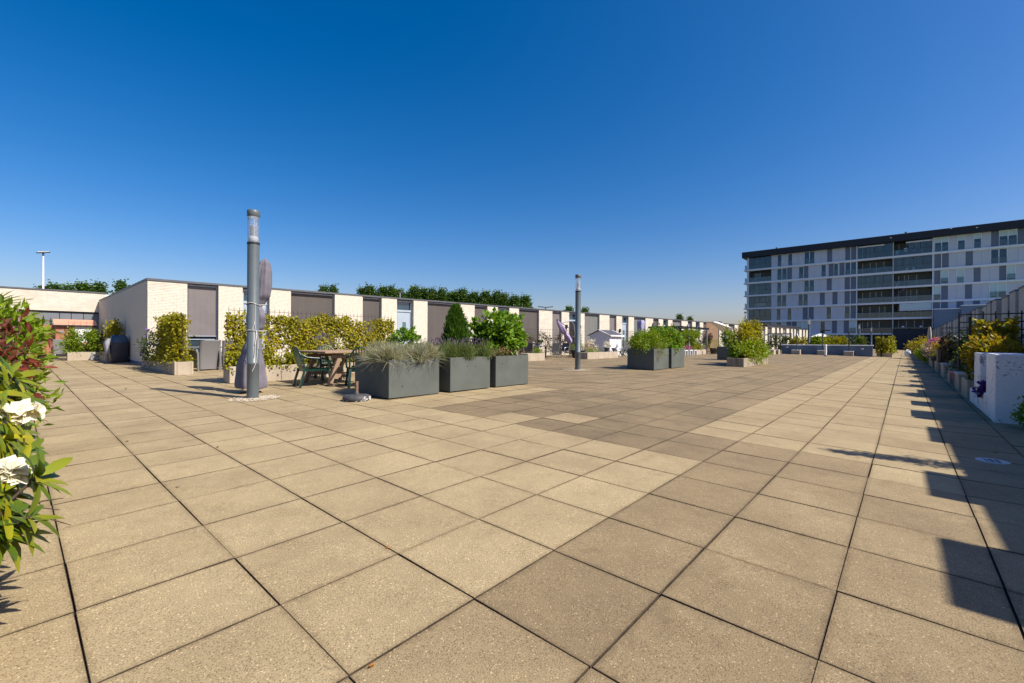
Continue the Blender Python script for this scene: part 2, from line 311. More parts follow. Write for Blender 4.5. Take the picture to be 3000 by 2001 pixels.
def flake(m):                                           # dark flaked-off patches on the white render
    t = m.node_tree; b = t.nodes['Principled BSDF']; src = b.inputs['Base Color'].links[0].from_socket; p = coords(t, 'World')
    n = noise(t, p, 26, 5, .75); n2 = noise(t, p, 3.2, 4, .6); ml = N(t, 'ShaderNodeMath', operation='MULTIPLY'); t.links.new(n, ml.inputs[0]); t.links.new(n2, ml.inputs[1])
    t.links.new(mixc(t, ramp(t, ml.outputs[0], [(.300, (0, 0, 0)), (.33, (.8, .8, .8))]), src, (.12, .12, .13)), b.inputs['Base Color'])
flake(M_RENDER)
L_HEDGE = leaf_mat('climber_leaves', [(.16, .18, .010), (.34, .33, .016), (.45, .40, .022), (.28, .30, .014), (.38, .26, .016)], .45)
L_FRESH = leaf_mat('fresh_green_leaves', [(.12, .21, .012), (.20, .31, .016), (.28, .38, .022), (.15, .23, .012)], .45)
L_HYD = leaf_mat('hydrangea_leaves', [(.09, .20, .014), (.15, .29, .020), (.21, .36, .028), (.12, .24, .014)], .42)
L_CONE = leaf_mat('conifer_sprays', [(.04, .11, .014), (.07, .16, .016), (.11, .21, .02)], .35)
L_GRASS = leaf_mat('blue_fescue_blades', [(.19, .23, .16), (.28, .31, .22), (.36, .36, .25), (.40, .31, .18)], .25, .6)
L_LAV = leaf_mat('lavender_stems', [(.10, .16, .04), (.16, .22, .05), (.13, .17, .07)], .25, .6); L_LAVF = leaf_mat('lavender_flowers', [(.13, .09, .17), (.20, .14, .25), (.16, .12, .19)], .2, .7)
L_TREE = leaf_mat('poplar_leaves', [(.035, .085, .014), (.07, .14, .02), (.11, .19, .026)], .35)
L_DARK = leaf_mat('dark_shrub_leaves', [(.035, .06, .013), (.06, .095, .017), (.09, .125, .02)], .35)
L_MAPLE = leaf_mat('bronze_green_leaves', [(.22, .25, .014), (.34, .30, .016), (.38, .22, .022), (.24, .27, .014)], .45)
L_IVYB = leaf_mat('brown_climber', [(.05, .033, .018), (.085, .06, .03), (.12, .10, .05)], .25, .7)
L_RHODO = leaf_mat('rhododendron_leaves', [(.06, .12, .014), (.13, .20, .015), (.42, .38, .012), (.09, .15, .014), (.22, .26, .014), (.07, .13, .014)], .3, .35, .5)
L_RED = leaf_mat('red_pieris_leaves', [(.10, .025, .015), (.20, .04, .02), (.14, .055, .03), (.09, .06, .03)], .3)
L_PALM = leaf_mat('palm_blades', [(.07, .10, .015), (.12, .15, .02), (.17, .18, .025), (.2, .15, .03)], .3, .45)
L_WHITEF = leaf_mat('white_petals', [(.75, .74, .70), (.82, .81, .78), (.70, .68, .62)], .3, .6)
L_PURPLE = leaf_mat('purple_petals', [(.12, .07, .30), (.19, .11, .42), (.25, .18, .48)], .3, .6); L_DPURP = leaf_mat('violet_petals', [(.04, .015, .20), (.07, .025, .30)], .3, .6)
L_PINK = leaf_mat('pink_petals', [(.40, .09, .28), (.52, .14, .38), (.34, .10, .2)], .3, .6); L_PALEP = leaf_mat('dusty_pink_petals', [(.42, .27, .26), (.52, .36, .33), (.33, .22, .2)], .3, .6)
L_YG = leaf_mat('yellow_green_leaves', [(.15, .20, .008), (.25, .27, .012), (.32, .30, .012)], .4); L_YEL = leaf_mat('yellow_flowers', [(.55, .32, .02), (.45, .36, .03), (.25, .2, .02)], .3)
L_ORL = leaf_mat('orange_dead_leaf', [(.45, .16, .015), (.35, .12, .015)], .1, .8)
L_DRY = leaf_mat('dry_flower_heads', [(.32, .22, .13), (.42, .32, .20), (.24, .15, .09)], .3, .8)

# ------------------------------------------------------------------ leaves
def unit(a): return a/np.maximum(np.linalg.norm(a, axis=1, keepdims=True), 1e-9)
def leaves(P, Dv, Nv, L, W, fold=.18, long=False):     # P base points, Dv leaf direction, Nv leaf normal
    n = len(P); Dv = unit(Dv); S = unit(np.cross(Dv, Nv)); Nn = np.cross(S, Dv); L = np.broadcast_to(L, n)[:, None]; W = np.broadcast_to(W, n)[:, None]
    if not long:
        V = np.stack([P, P+Dv*L*.5+S*W*.5+Nn*W*fold, P+Dv*L, P+Dv*L*.5-S*W*.5+Nn*W*fold], 1).reshape(-1, 3)
        b = np.arange(n)[:, None]*4; F = np.concatenate([b+[0, 1, 2], b+[0, 2, 3]], 1).reshape(-1, 3)
    else:                                              # long oval leaf with a midrib and a bend
        t = [(.0, .10), (.22, .75), (.5, 1.0), (.78, .72), (1.0, .03)]; rows = []
        for a, wd in t:
            cpt = P+Dv*L*a-Nn*L*(.25*a*a-.05*a)
            rows += [cpt+S*W*.5*wd+Nn*W*fold*wd, cpt, cpt-S*W*.5*wd+Nn*W*fold*wd]
        V = np.stack(rows, 1).reshape(-1, 3); k = len(t)*3; b = np.arange(n)[:, None]*k; fl = []
        for r in range(len(t)-1):
            o = r*3
            for c in (0, 1): fl += [o+c, o+c+3, o+c+4, o+c, o+c+4, o+c+1]
        F = (b+np.array(fl)).reshape(-1, 3)
    return V, F
def rdir(n): return unit(rng.normal(size=(n, 3)))
def leaf_obj(name, V, F, mat, parent=None, smooth=False):
    return link(bpy.data.objects.new(name, npmesh(name, V, F, mat, smooth)), parent)
def clumps(center, radii, nc, shell=.75, flat=0, seed=None):
    d = rdir(nc); r = rng.uniform(shell, 1.0, (nc, 1))*rng.uniform(.85, 1.12, (nc, 1)); p = d*r
    if flat: p[:, 2] = np.abs(p[:, 2])
    return np.array(center)+p*np.array(radii), d
def bush(name, center, radii, mat, n=1500, leaf=(.05, .03), nc=60, spread=.16, up=.5, parent=None, flat=0, shell=.55, long=False, droop=0):
    cc, dd = clumps(center, radii, nc, shell, flat); k = max(3, n//nc)
    s = spread*float(np.mean(radii)); P = np.repeat(cc, k, 0)+rng.normal(size=(nc*k, 3))*s
    D = np.repeat(dd, k, 0)*.8+rng.normal(size=(nc*k, 3))*.7+[0, 0, .25-droop]; Nn = np.repeat(dd, k, 0)*.5+[0, 0, up]+rng.normal(size=(nc*k, 3))*.5
    L = leaf[0]*rng.uniform(.65, 1.3, nc*k); W = leaf[1]*rng.uniform(.7, 1.25, nc*k)
    V, F = leaves(P, D, Nn, L, W, long=long); o = leaf_obj(name, V, F, mat, parent)
    if 'flower' in name: o['kind'] = 'stuff'
    return o
def stems(name, base, pts, r, parent, mat=None):
    mb = MB()
    for p in pts:
        b = Vector(base)+Vector((rnd.uniform(-.05, .05), rnd.uniform(-.05, .05), 0)); p = Vector(p); m_ = b.lerp(p, .5)+Vector((rnd.uniform(-.06, .06), rnd.uniform(-.06, .06), .03))
        mb.tube([b, m_, p], [r, r*.7, r*.35], 5)
    return mb.build(name, mat or M_TRUNK, parent)
def vine(name, p0, p1, z0, ztop, mat, n, leaf=(.06, .05), thick=.13, holes=.5, parent=None, out=(0, -1), seed=0, tv=1.0):
    r2 = np.random.default_rng(seed+100); a = np.array(p0, float); b = np.array(p1, float); L = np.linalg.norm(b-a)
    m = int(n*3); u = r2.uniform(0, 1, m); z = r2.uniform(0, 1, m)
    ph = r2.uniform(0, 6.28, 12)
    top = 1-tv*(.09*(1+np.sin(u*L*3.1+ph[0]))+.06*(1+np.sin(u*L*7.3+ph[1]))+.03*(1+np.sin(u*L*17+ph[2])))
    dens = .5+.28*np.sin(u*L*4.3+z*5+ph[3])+.22*np.sin(u*L*9.1-z*9+ph[4])+.2*np.sin(u*L*2.1+z*13+ph[5])+.15*np.sin(u*L*21+z*25+ph[6])+.35*(1-z)**3+.2*(z > .62)
    keep = (z < top-.05*r2.random(m)**2) & (r2.uniform(0, 1, m) < np.clip((dens-holes+.5), .03, 1)); u = u[keep][:n]; z = z[keep][:n]; k = len(u)
    P = np.zeros((k, 3)); P[:, :2] = a+np.outer(u, b-a); P[:, 2] = z0+z*(ztop-z0)
    o = np.array([out[0], out[1], 0.]); th_ = thick*(.6+.5*np.sin(u*L*5+z*6+ph[7])**2)*(1+.8*(1-z)**4); P += np.outer(r2.normal(size=k)*th_*.8, o)
    D = r2.normal(size=(k, 3))*.8+o*.4+[0, 0, -.35]; Nn = o*.9+r2.normal(size=(k, 3))*.55+[0, 0, .45]
    V, F = leaves(P, D, Nn, leaf[0]*r2.uniform(.6, 1.35, k), leaf[1]*r2.uniform(.7, 1.3, k)); return leaf_obj(name, V, F, mat, parent)
def twigs(name, p0, p1, z0, z1, n, parent, mat=None, thick=.1):
    mb = MB()
    for i in range(n):
        t = rnd.random(); x = p0[0]+(p1[0]-p0[0])*t; y = p0[1]+(p1[1]-p0[1])*t; pts = []
        for k in range(5):
            pts.append((x+rnd.uniform(-thick, thick), y+rnd.uniform(-.04, .04), z0+(z1-z0)*k/4*rnd.uniform(.85, 1)))
        mb.tube(pts, [.008, .007, .006, .005, .003], 4, False)
    return mb.build(name, mat or M_TRUNK, parent)

# ------------------------------------------------------------------ ground, roof deck, paving
mb = MB(); n = 64; ring = [(3000*math.cos(2*math.pi*k/n), 3000*math.sin(2*math.pi*k/n), -6) for k in range(n)]
mb.add(ring, [tuple(range(n))]); tag(mb.build('ground', M_TERRAIN), kind='structure')
mb = MB(); xs = [-9+1.5*k for k in range(80)]; ys = [-6+.75*k for k in range(56)]
vs = [(x, y, gz(x, y)-.016) for x in xs for y in ys]; ny = len(ys)
mb.add(vs, [(a*ny+b, (a+1)*ny+b, (a+1)*ny+b+1, a*ny+b+1) for a in range(len(xs)-1) for b in range(ny-1)])
per = [(a, 0) for a in range(len(xs))]+[(len(xs)-1, b) for b in range(1, ny)]+[(a, ny-1) for a in range(len(xs)-2, -1, -1)]+[(0, b) for b in range(ny-2, 0, -1)]
pv = [vs[a*ny+b] for a, b in per]; q = len(pv)
mb.add(pv+[(x, y, -6.05) for x, y, z in pv], [(i, (i+1) % q, q+(i+1) % q, q+i) for i in range(q)])
deck = tag(mb.build('roof_deck', JOINT), kind='structure')

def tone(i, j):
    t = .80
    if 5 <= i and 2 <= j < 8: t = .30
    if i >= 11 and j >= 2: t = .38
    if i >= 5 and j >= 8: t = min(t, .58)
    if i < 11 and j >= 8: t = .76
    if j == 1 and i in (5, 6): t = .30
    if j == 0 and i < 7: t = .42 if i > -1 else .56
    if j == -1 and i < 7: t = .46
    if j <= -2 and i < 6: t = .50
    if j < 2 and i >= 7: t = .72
    if j <= -3: t = .5  # shade beside the right building put into the paver tone
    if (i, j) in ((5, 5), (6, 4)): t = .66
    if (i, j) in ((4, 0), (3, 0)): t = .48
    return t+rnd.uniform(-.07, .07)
vis = []; allt = []
for i in range(-4, 172):
    for j in range(-9, 57):
        x, y = .6*i+.3, .6*j+.3
        if i > 70 and (j > 24): continue
        if x > 14 and j > 36 and i > 8: continue
        d = (x-CAM.x)*wx.x+(y-CAM.y)*wx.y; s = (x-CAM.x)*rx.x+(y-CAM.y)*rx.y
        area = 0
        if d > .5 and abs(s)/d < 1.35: area = .36*1.1/d**3
        allt.append((area, i, j))
allt.sort(key=lambda a: -a[0]); near = allt[:300]; far = allt[300:]
variants = []
for t in range(12):
    m_ = MB(); m_.k = 1; m_.cbox(-.2976, .2976, -.2976, .2976, -.045, 0, .002); m_.m = [0 if k in (5,) else 1 for k in range(len(m_.f))]; m_ = m_.mesh('paver', [PAVE, JOINT])
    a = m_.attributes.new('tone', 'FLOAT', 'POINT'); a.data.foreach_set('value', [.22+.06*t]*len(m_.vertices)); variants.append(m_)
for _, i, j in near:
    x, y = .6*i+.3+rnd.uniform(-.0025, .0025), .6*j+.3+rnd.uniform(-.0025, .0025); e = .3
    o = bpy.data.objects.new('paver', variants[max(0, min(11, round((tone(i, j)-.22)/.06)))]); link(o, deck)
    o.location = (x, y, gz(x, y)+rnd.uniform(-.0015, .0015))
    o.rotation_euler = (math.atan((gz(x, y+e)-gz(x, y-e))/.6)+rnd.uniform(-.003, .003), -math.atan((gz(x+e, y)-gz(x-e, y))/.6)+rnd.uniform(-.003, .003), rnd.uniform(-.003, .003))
V = []; F = []; T = []
for _, i, j in far:
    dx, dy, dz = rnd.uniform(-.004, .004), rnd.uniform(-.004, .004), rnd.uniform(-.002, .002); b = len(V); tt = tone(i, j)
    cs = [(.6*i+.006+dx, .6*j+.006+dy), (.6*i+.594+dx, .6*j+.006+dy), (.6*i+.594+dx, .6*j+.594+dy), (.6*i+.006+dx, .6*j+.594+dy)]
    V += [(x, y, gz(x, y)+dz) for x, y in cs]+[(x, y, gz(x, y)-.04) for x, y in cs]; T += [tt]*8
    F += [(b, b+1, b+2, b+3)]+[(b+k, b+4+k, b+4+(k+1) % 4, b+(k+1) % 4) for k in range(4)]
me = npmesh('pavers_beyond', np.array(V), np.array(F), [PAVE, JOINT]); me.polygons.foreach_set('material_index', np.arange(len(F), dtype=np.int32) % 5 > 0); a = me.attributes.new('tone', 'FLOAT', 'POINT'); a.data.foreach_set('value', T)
tag(link(bpy.data.objects.new('pavers_beyond', me), deck), kind='stuff')

# ------------------------------------------------------------------ long terrace of patio dwellings on the left
TB = R(-5.18); terr = thing('terrace_building', 'long single-storey cream brick building with grey sunscreens along the left of the roof terrace', 'building', (1.78, 19.56, 0), TB)
ZR = 3.36; PER = 6.905
def pier(u0, u1, d=.34, z0=.0):
    o = MB().box(u0, u1, 0, d, z0, ZR-.085).build('brick_pier', M_BRX, terr); return o
def fascia(u0, u1): return MB().cbox(u0, u1, -.025, .5, ZR-.083, ZR, .006).build('roof_trim', M_FASCIA, terr)
def screen_bay(u0, u1, zb, mat):
    p = MB().box(u0, u1, .30, .36, -.05, ZR-.09).build('window_wall', M_DARK, terr)
    MB().box(u0+.005, u1-.005, .12, .24, ZR-.16, ZR-.10).build('screen_casing', M_ALU, p)
    for a, b in ((u0+.004, u0+.05), (u1-.05, u1-.004)): MB().box(a, b, .13, .19, .1, ZR-.162).build('guide_rail', M_ALU if a > u0+.1 else M_FASCIA, p)
    v = []; nx = 14
    for k in range(nx+1):
        x = u0+.052+(u1-u0-.104)*k/nx; yy = .155+.006*math.sin(k*2.1+u0*3)
        v += [(x, yy, zb), (x, yy+.004, (zb+ZR)/2), (x, .155, ZR-.164)]
    MB().add(v, [(k*3+r, k*3+3+r, k*3+4+r, k*3+1+r) for k in range(nx) for r in (0, 1)], True).build('sunscreen', mat, p)
    MB().cbox(u0+.052, u1-.052, .135, .175, zb-.05, zb, .004).build('bottom_bar', M_ALU, p)
    if zb > .6:
        f = MB().box(u0+.05, u1-.05, .22, .28, zb-.17, zb-.11).build('window_frame', M_DOOR, p)
        MB().box(u0+.09, u1-.09, .26, .29, .35, zb-.17).build('pane', M_PANE, f); MB().box(u0+.05, u1-.05, .20, .285, .22, .34).build('sill', M_DOOR, p)
    return p
def door_bay(u0, u1, dark=False):
    p = MB().box(u0, u1, .30, .36, -.05, ZR-.09).build('door_wall', M_DARK, terr)
    MB().box(u0, u1, .12, .3, ZR-.12, ZR-.088).build('lintel', M_FASCIA, p)
    f = MB()
    f.box(u0+.003, u0+.07, .16, .28, .15, ZR-.122).box(u1-.07, u1-.003, .16, .28, .15, ZR-.122).box(u0+.07, u1-.07, .16, .28, ZR-.20, ZR-.122).box(u0+.07, u1-.07, .16, .28, 2.65, 2.75)
    f.build('door_frame', M_DOOR, p)
    MB().box(u0+.07, u1-.07, .235, .255, 2.75, ZR-.20).build('transom_pane', M_PANEB, p)
    if dark: MB().box(u0+.07, u1-.07, .27, .29, .2, 2.65).build('open_doorway', M_DARK, p); return p
    d = MB().box(u0+.075, u1-.075, .20, .25, .2, 2.645)
    d.box(u0+.13, u1-.13, .19, .199, .35, 2.58).build('door_leaf', M_DOOR, p)
    e = (u0+u1)/2
    MB().box(e-.05, e+.14, .18, .189, 1.15, 2.12).build('glazed_slot_frame', M_FASCIA, p); MB().box(e-.045, e+.10, .172, .179, 1.16, 2.09).build('glazed_slot', M_PANET, p)
    MB().bar((u0+.16, .15, 1.18), (u0+.16, .15, 1.34), .025).build('handle', M_STEEL, p)
    return p
pier(0, 1.165); screen_bay(1.165, 2.16, 1.31, M_SHADE); pier(2.16, 2.99); door_bay(2.99, 3.98); pier(3.98, 4.82)
fascia(-.03, 1.165); fascia(1.165, 4.82)
for k in range(12):
    u = 4.82+PER*k; mats = [M_SHADE2, M_SHADE2, M_SHADE2, M_SHADE3, M_SHADE3, M_SHADE3, M_SHADE2]
    screen_bay(u, u+1.90, .32, mats[k % 7]); pier(u+1.90, u+3.25); screen_bay(u+3.25, u+4.24, .32, (M_SHADE2, M_SHADE2, M_SHADE, M_SHADE, M_SHADE2)[k % 5]); pier(u+4.24, u+5.08)
    door_bay(u+5.08, u+6.05, k == 2); pier(u+6.05, u+PER); fascia(u, u+PER)
UE = 4.82+PER*12
MB().box(.35, UE, .37, 8.5, ZR-.25, ZR-.06).build('flat_roof', M_FASCIA, terr)
MB().box(1.165, UE, .362, .40, -.05, ZR-.25).build('inner_wall', M_DARK, terr)
MB().box(70, UE, 1.0, 5, ZR-.05, ZR+.55).build('roof_plant_room', M_ROOFB, terr)
for u in (52.9, 53.8): MB().cbox(u, u+.55, 1.2, 1.8, ZR-.06, ZR+.32, .02).build('roof_vent', M_FASCIA, terr)
# side wall (runs along the world y axis), built in the building's own frame
def loc(x, y):
    dx, dy = x-1.78, y-19.56; c, s = math.cos(-TB), math.sin(-TB); return (dx*c-dy*s, dx*s+dy*c)
MB().prism([loc(1.78, 19.60), loc(2.1, 19.60), loc(2.1, 33.6), loc(1.78, 33.6)], -.05, ZR-.085).build('side_wall', M_BRY, terr)
MB().prism([loc(1.755, 19.54), loc(2.2, 19.50), loc(2.2, 33.25), loc(1.755, 33.25)], ZR-.083, ZR+.002).build('roof_trim', M_FASCIA, terr)
MB().prism([loc(1.765, 19.55), loc(1.7795, 19.55), loc(1.7795, 33.2), loc(1.765, 33.2)], .0, .30).build('damp_course', M_BLUEG, terr)
# bricks one by one on the corner pier, laid courses on the next walls
bk = MB().cbox(0, .208, -.010, .02, 0, .0485, .003).mesh('brick', M_BRICK); hb = MB().cbox(0, .10, -.010, .02, 0, .0485, .003).mesh('half_brick', M_BRICK)
pr0 = [o for o in CH[terr.name] if o.name.startswith('brick_pier')]; cnt = 0
for r in range(57):
    u = .002; z = .16+.055*r; first = rnd.choice((0, 1, 0, 1, 0))
    while u < 1.15:
        half = first or u+.208 > 1.165; first = 0
        if u+(.10 if half else .208) > 1.168: break
        if cnt < 300: o = link(bpy.data.objects.new('brick', hb if half else bk), pr0[0]); o.location = (u, rnd.uniform(-.002, .002), z); cnt += 1
        u += (.103 if half else .211)
def courses(u0, u1, parent, tf, z0=.16, z1=3.26):
    m_ = MB(); z = z0
    while z < z1:
        u = u0+.002; st = rnd.choice((.10, .208, .15, .05))
        while u+.03 < u1:
            e = min(u+st, u1-.002); st = .208; dd = rnd.uniform(-.0125, -.0075); m_.box(u, e, dd, .01, z, z+.0475, tf); u = e+.0035
        z += .055
    return tag(m_.build('brick_courses', M_BRICK, parent), kind='stuff')
for k, (a, b) in enumerate(((2.16, 2.99), (3.98, 4.82), (6.72, 8.07), (9.06, 9.90), (10.87, 11.725))):
    courses(a, b, [p for p in pr0 if p.name.startswith('brick_pier')][k+1], Matrix.Identity(4))
ang = math.pi/2-TB; side = Matrix.Translation((*loc(1.78, 33.5), 0)) @ Matrix.Rotation(-math.pi/2-TB, 4, 'Z')
sw = [o for o in CH[terr.name] if o.name.startswith('side_wall')][0]
courses(0, 13.88, sw, side, .33)

# building closing the terrace on the left
bb = thing('rear_building', 'white brick building with dark grey panel band at the far left end of the terrace', 'building', (0, 33.35, 0))
MB().box(-16, 2.05, 0, .35, 2.66, 3.72).build('upper_wall', M_BRX, bb); MB().cbox(-16, 2.06, -.03, .4, 3.722, 3.80, .006).build('roof_trim', M_FASCIA, bb)
MB().box(2.06, 12, .12, .4, 3.0, 3.70).build('parapet', M_WHITE, bb); MB().box(-16, 2.05, .05, .3, 2.59, 2.655).build('shadow_gap', M_DARK, bb)
MB().box(-16, 12, .42, 8, -.1, 3.66).build('rear_volume', M_FASCIA, bb); MB().box(-16, 2.05, .16, .3, -.1, 2.59).build('panel_backing', M_DARK, bb)
ex = [-9.6, -7.8, -6.4, -5, -3.6, -2.2, -.72, .21, .66, 1.145, 1.77]
for a, b in zip(ex, ex[1:]): MB().cbox(a+.012, b-.012, .10, .155, .0, 2.575, .004).build('wall_panel', M_PANELG, bb)

# ------------------------------------------------------------------ building along the right side of the path (mostly its shadow and its stepped roofline)
rb = thing('right_terrace_building', 'shaded grey brick building with projecting piers along the right side of the path', 'building', (0, -4.1, 0))
ZRR = 3.24
pos = -4.6
while pos < 95:
    for a, b, pr_ in ((0, .9, .25), (1.95, 2.85, .25), (4.75, 6.0, .10)):
        u0, u1 = pos+a, pos+b
        if pos > 22: u1 += .35
        p = MB().box(u0, u1, -.35, 0 if pr_ > .2 else -.12, -.2, ZRR).build('brick_pier', [M_BRR], rb)
        MB().box(u0-.02, u1+.02, -.36, .02 if pr_ > .2 else -.10, ZRR+.002, ZRR+.07).build('pier_cap', M_FASCIA, p)
    MB().box(pos+.9, pos+1.95, -.34, -.32, -.2, ZRR-.1).build('door_bay', M_DOOR, rb); MB().box(pos+2.85, pos+4.75, -.34, -.32, -.2, ZRR-.1).build('window_bay', M_PANE, rb); MB().box(pos+6.0, pos+6.9, -.34, -.32, -.2, ZRR-.1).build('window_bay', M_PANE, rb)
    pos += 6.9
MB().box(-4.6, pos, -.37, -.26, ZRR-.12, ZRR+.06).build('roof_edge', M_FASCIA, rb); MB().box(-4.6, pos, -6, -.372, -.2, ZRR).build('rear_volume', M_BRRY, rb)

# ------------------------------------------------------------------ lamp posts
def lamp_post(loc, label, rzz=0):
    t = thing('lamp_post', label, 'lamp post', loc, rzz, 'round lamp posts on the roof terrace')
    MB().lathe([(.098, -.05), (.098, .62), (.1, .622), (.1, .66), (.098, .662), (.098, 2.80)], 28).build('post', M_LAMP, t)
    MB().lathe([(.104, 2.802), (.104, 2.835)], 28).build('collar', M_BLK, t)
    g = MB().lathe([(.097, 2.836), (.097, 3.30)], 32).build('glass_cylinder', M_CLEAR, t)
    MB().lathe([(.055, 2.84), (.082, 2.86), (.08, 2.93), (.06, 2.95)], 20).build('lamp_base', M_WHITE, t)
    lv = MB()
    for k in range(9): lv.lathe([(.03, 2.955+.022*k), (.062, 2.958+.022*k), (.062, 2.962+.022*k), (.03, 2.972+.022*k)], 20)
    lv.build('louvre', M_FRAME, t)
    for a in (.4, 2.5, 4.6): MB().tube([(.055*math.cos(a), .055*math.sin(a), 2.94), (.055*math.cos(a), .055*math.sin(a), 3.31)], .006, 6).build('rod', M_FRAME, t)
    MB().lathe([(.100, 3.302), (.106, 3.308), (.106, 3.405), (.098, 3.42), (.03, 3.428)], 28).build('cap', M_LAMP, t)
    return t
LP1 = (1.50, 8.03); LP2 = (11.95, 7.90)
lp = lamp_post((*LP1, gz(*LP1)), 'nearest grey lamp post, with the covered parasol tied to it by white rope')
for x, y, lab in ((12.02, 7.92, 'second lamp post, standing alone on pebbles between the dark planters'), (36.7, 8.5, 'dark lamp post rising behind the ivy in the stained concrete planter'),
                  (51.2, 6.3, 'lamp post just left of the open white parasol behind the low blue wall'), (68.5, 3.4, 'thin lamp post behind the low blue wall in front of the dark loggias'), (83.6, 2.9, 'farthest and smallest lamp post, near the vine beside the path end')):
    dup(lp, (x, y, gz(x, y)), rnd.uniform(0, 6), lab)
def pebble_ring(x, y, r0, r1, n, lab):
    V = []; F = []
    ico = [(0, 0, .6), (.9, 0, 0), (.28, .86, 0), (-.73, .53, 0), (-.73, -.53, 0), (.28, -.86, 0), (0, 0, -.6)]
    fa = [(0, 1, 2), (0, 2, 3), (0, 3, 4), (0, 4, 5), (0, 5, 1), (6, 2, 1), (6, 3, 2), (6, 4, 3), (6, 5, 4), (6, 1, 5)]
    for _ in range(n):
        a = rnd.uniform(0, 6.283); r = r0+(r1-r0)*rnd.random()**1.3; s = rnd.uniform(.014, .028); px, py = x+r*math.cos(a), y+r*math.sin(a); b = len(V); ro = rnd.uniform(0, 6); e = rnd.uniform(.6, 1)
        for p in ico: V.append((px+s*(p[0]*math.cos(ro)-p[1]*e*math.sin(ro)), py+s*(p[0]*math.sin(ro)+p[1]*e*math.cos(ro)), gz(px, py)+s*p[2]*.8+.008+.012*max(0, (.22-r)*4)))
        F += [tuple(i+b for i in f) for f in fa]
    o = link(bpy.data.objects.new('pebbles', npmesh('pebbles', np.array(V), np.array(F), M_PEB))); tag(o, lab, 'pebbles', kind='stuff')
pebble_ring(1.53, 7.99, .09, .42, 620, 'pale pebbles ringing the foot of the nearest lamp post'); pebble_ring(12.02, 7.92, .09, .5, 420, 'pale pebbles around the foot of the second lamp post')

# covered parasol leaning against the first lamp post, tied on with rope
t = thing('covered_parasol', 'closed parasol in a lavender grey cover tied to the nearest lamp post', 'parasol', (1.745, 8.904, gz(1.7, 8.6)), math.atan2(-.747, .665))
PR = [(.10, .235, 0), (.14, .25, 0), (.5, .225, .0), (.85, .175, .03), (1.05, .13, .05), (1.13, .085, .055), (1.17, .085, .06), (1.32, .16, .085), (1.52, .185, .10), (1.66, .13, .115), (1.72, .085, .12), (1.80, .12, .16), (1.95, .175, .20), (2.2, .17, .225), (2.42, .145, .25), (2.58, .105, .265), (2.66, .05, .27), (2.68, .015, .27)]
def pr_at(z):
    for p, q_ in zip(PR, PR[1:]):
        if p[0] <= z <= q_[0]: f_ = (z-p[0])/(q_[0]-p[0]); f_ = f_*f_*(3-2*f_); return p[1]+(q_[1]-p[1])*f_, p[2]+(q_[2]-p[2])*f_
    return PR[-1][1:]
vs = []; na = 56; zs = np.linspace(.10, 2.68, 96)
for z in zs:
    r0, cx = pr_at(z); low = max(0, min(1, (1.1-z)/.5))
    for k in range(na):
        a = 2*math.pi*k/na; r = r0*(1+(.07+.16*low)*math.sin(4*a+z*1.1+1)+.06*math.sin(7*a-z*1.6)+.05*math.sin(12*a+z*2.3)+.03*math.sin(3*a+z*14)*(abs(z-1.15) < .35 or abs(z-1.72) < .3))
        vs.append((cx+r*math.cos(a), r*math.sin(a)*.8, z+(.025*math.sin(4*a) if z < .2 else 0)))
fs = [(i*na+k, i*na+(k+1) % na, (i+1)*na+(k+1) % na, (i+1)*na+k) for i in range(len(zs)-1) for k in range(na)]
mbx = MB(); mbx.add(vs, fs, True); mbx.add(vs[-na:], [tuple(range(na))], True); mbx.build('cover', M_COVER, t)
MB().tube([(0, 0, 0), (.02, 0, .6)], .022, 8).build('pole', M_BLK, t)
MB().cbox(-.14, .14, -.14, .14, -.01, .03, .008).build('foot', M_BLK, t)
t = thing('rope', 'white rope looped twice around the nearest lamp post with loose ends hanging', 'rope', (LP1[0], LP1[1], gz(*LP1)))
cam_a = math.atan2(CAM.y-LP1[1], CAM.x-LP1[0])
for z, dz in ((1.72, .02), (1.235, .01)):
    pts = []
    for k in range(33):
        a = 2*math.pi*k/32; px, py = math.cos(a), math.sin(a); d = max(0, px*.66+py*.75); r = .108+.30*max(0, d-.3)
        pts.append((r*px, r*py, z+dz*math.sin(a*2)))
    MB().tube(pts, .0055, 6).build('loop', M_ROPE, t)
def hang(pts): MB().tube([(r*math.cos(cam_a+da), r*math.sin(cam_a+da), z) for r, da, z in pts], .0048, 6).build('loose_end', M_ROPE, t)
hang([(.112, .25, 1.72), (.112, .25, 1.55), (.114, .22, 1.36), (.115, .42, 1.22), (.113, .62, 1.0), (.113, .68, .85), (.113, .55, .7), (.114, .2, .58), (.116, -.1, .5)])
hang([(.112, .25, 1.42), (.115, .1, 1.34), (.118, -.1, 1.26)]); hang([(.112, .45, 1.23), (.115, .40, 1.1), (.116, .25, .98)]); hang([(.112, .5, 1.23), (.114, .75, 1.1), (.114, .85, .9)]); hang([(.112, .55, 1.22), (.114, .35, 1.0), (.118, .2, .76)])

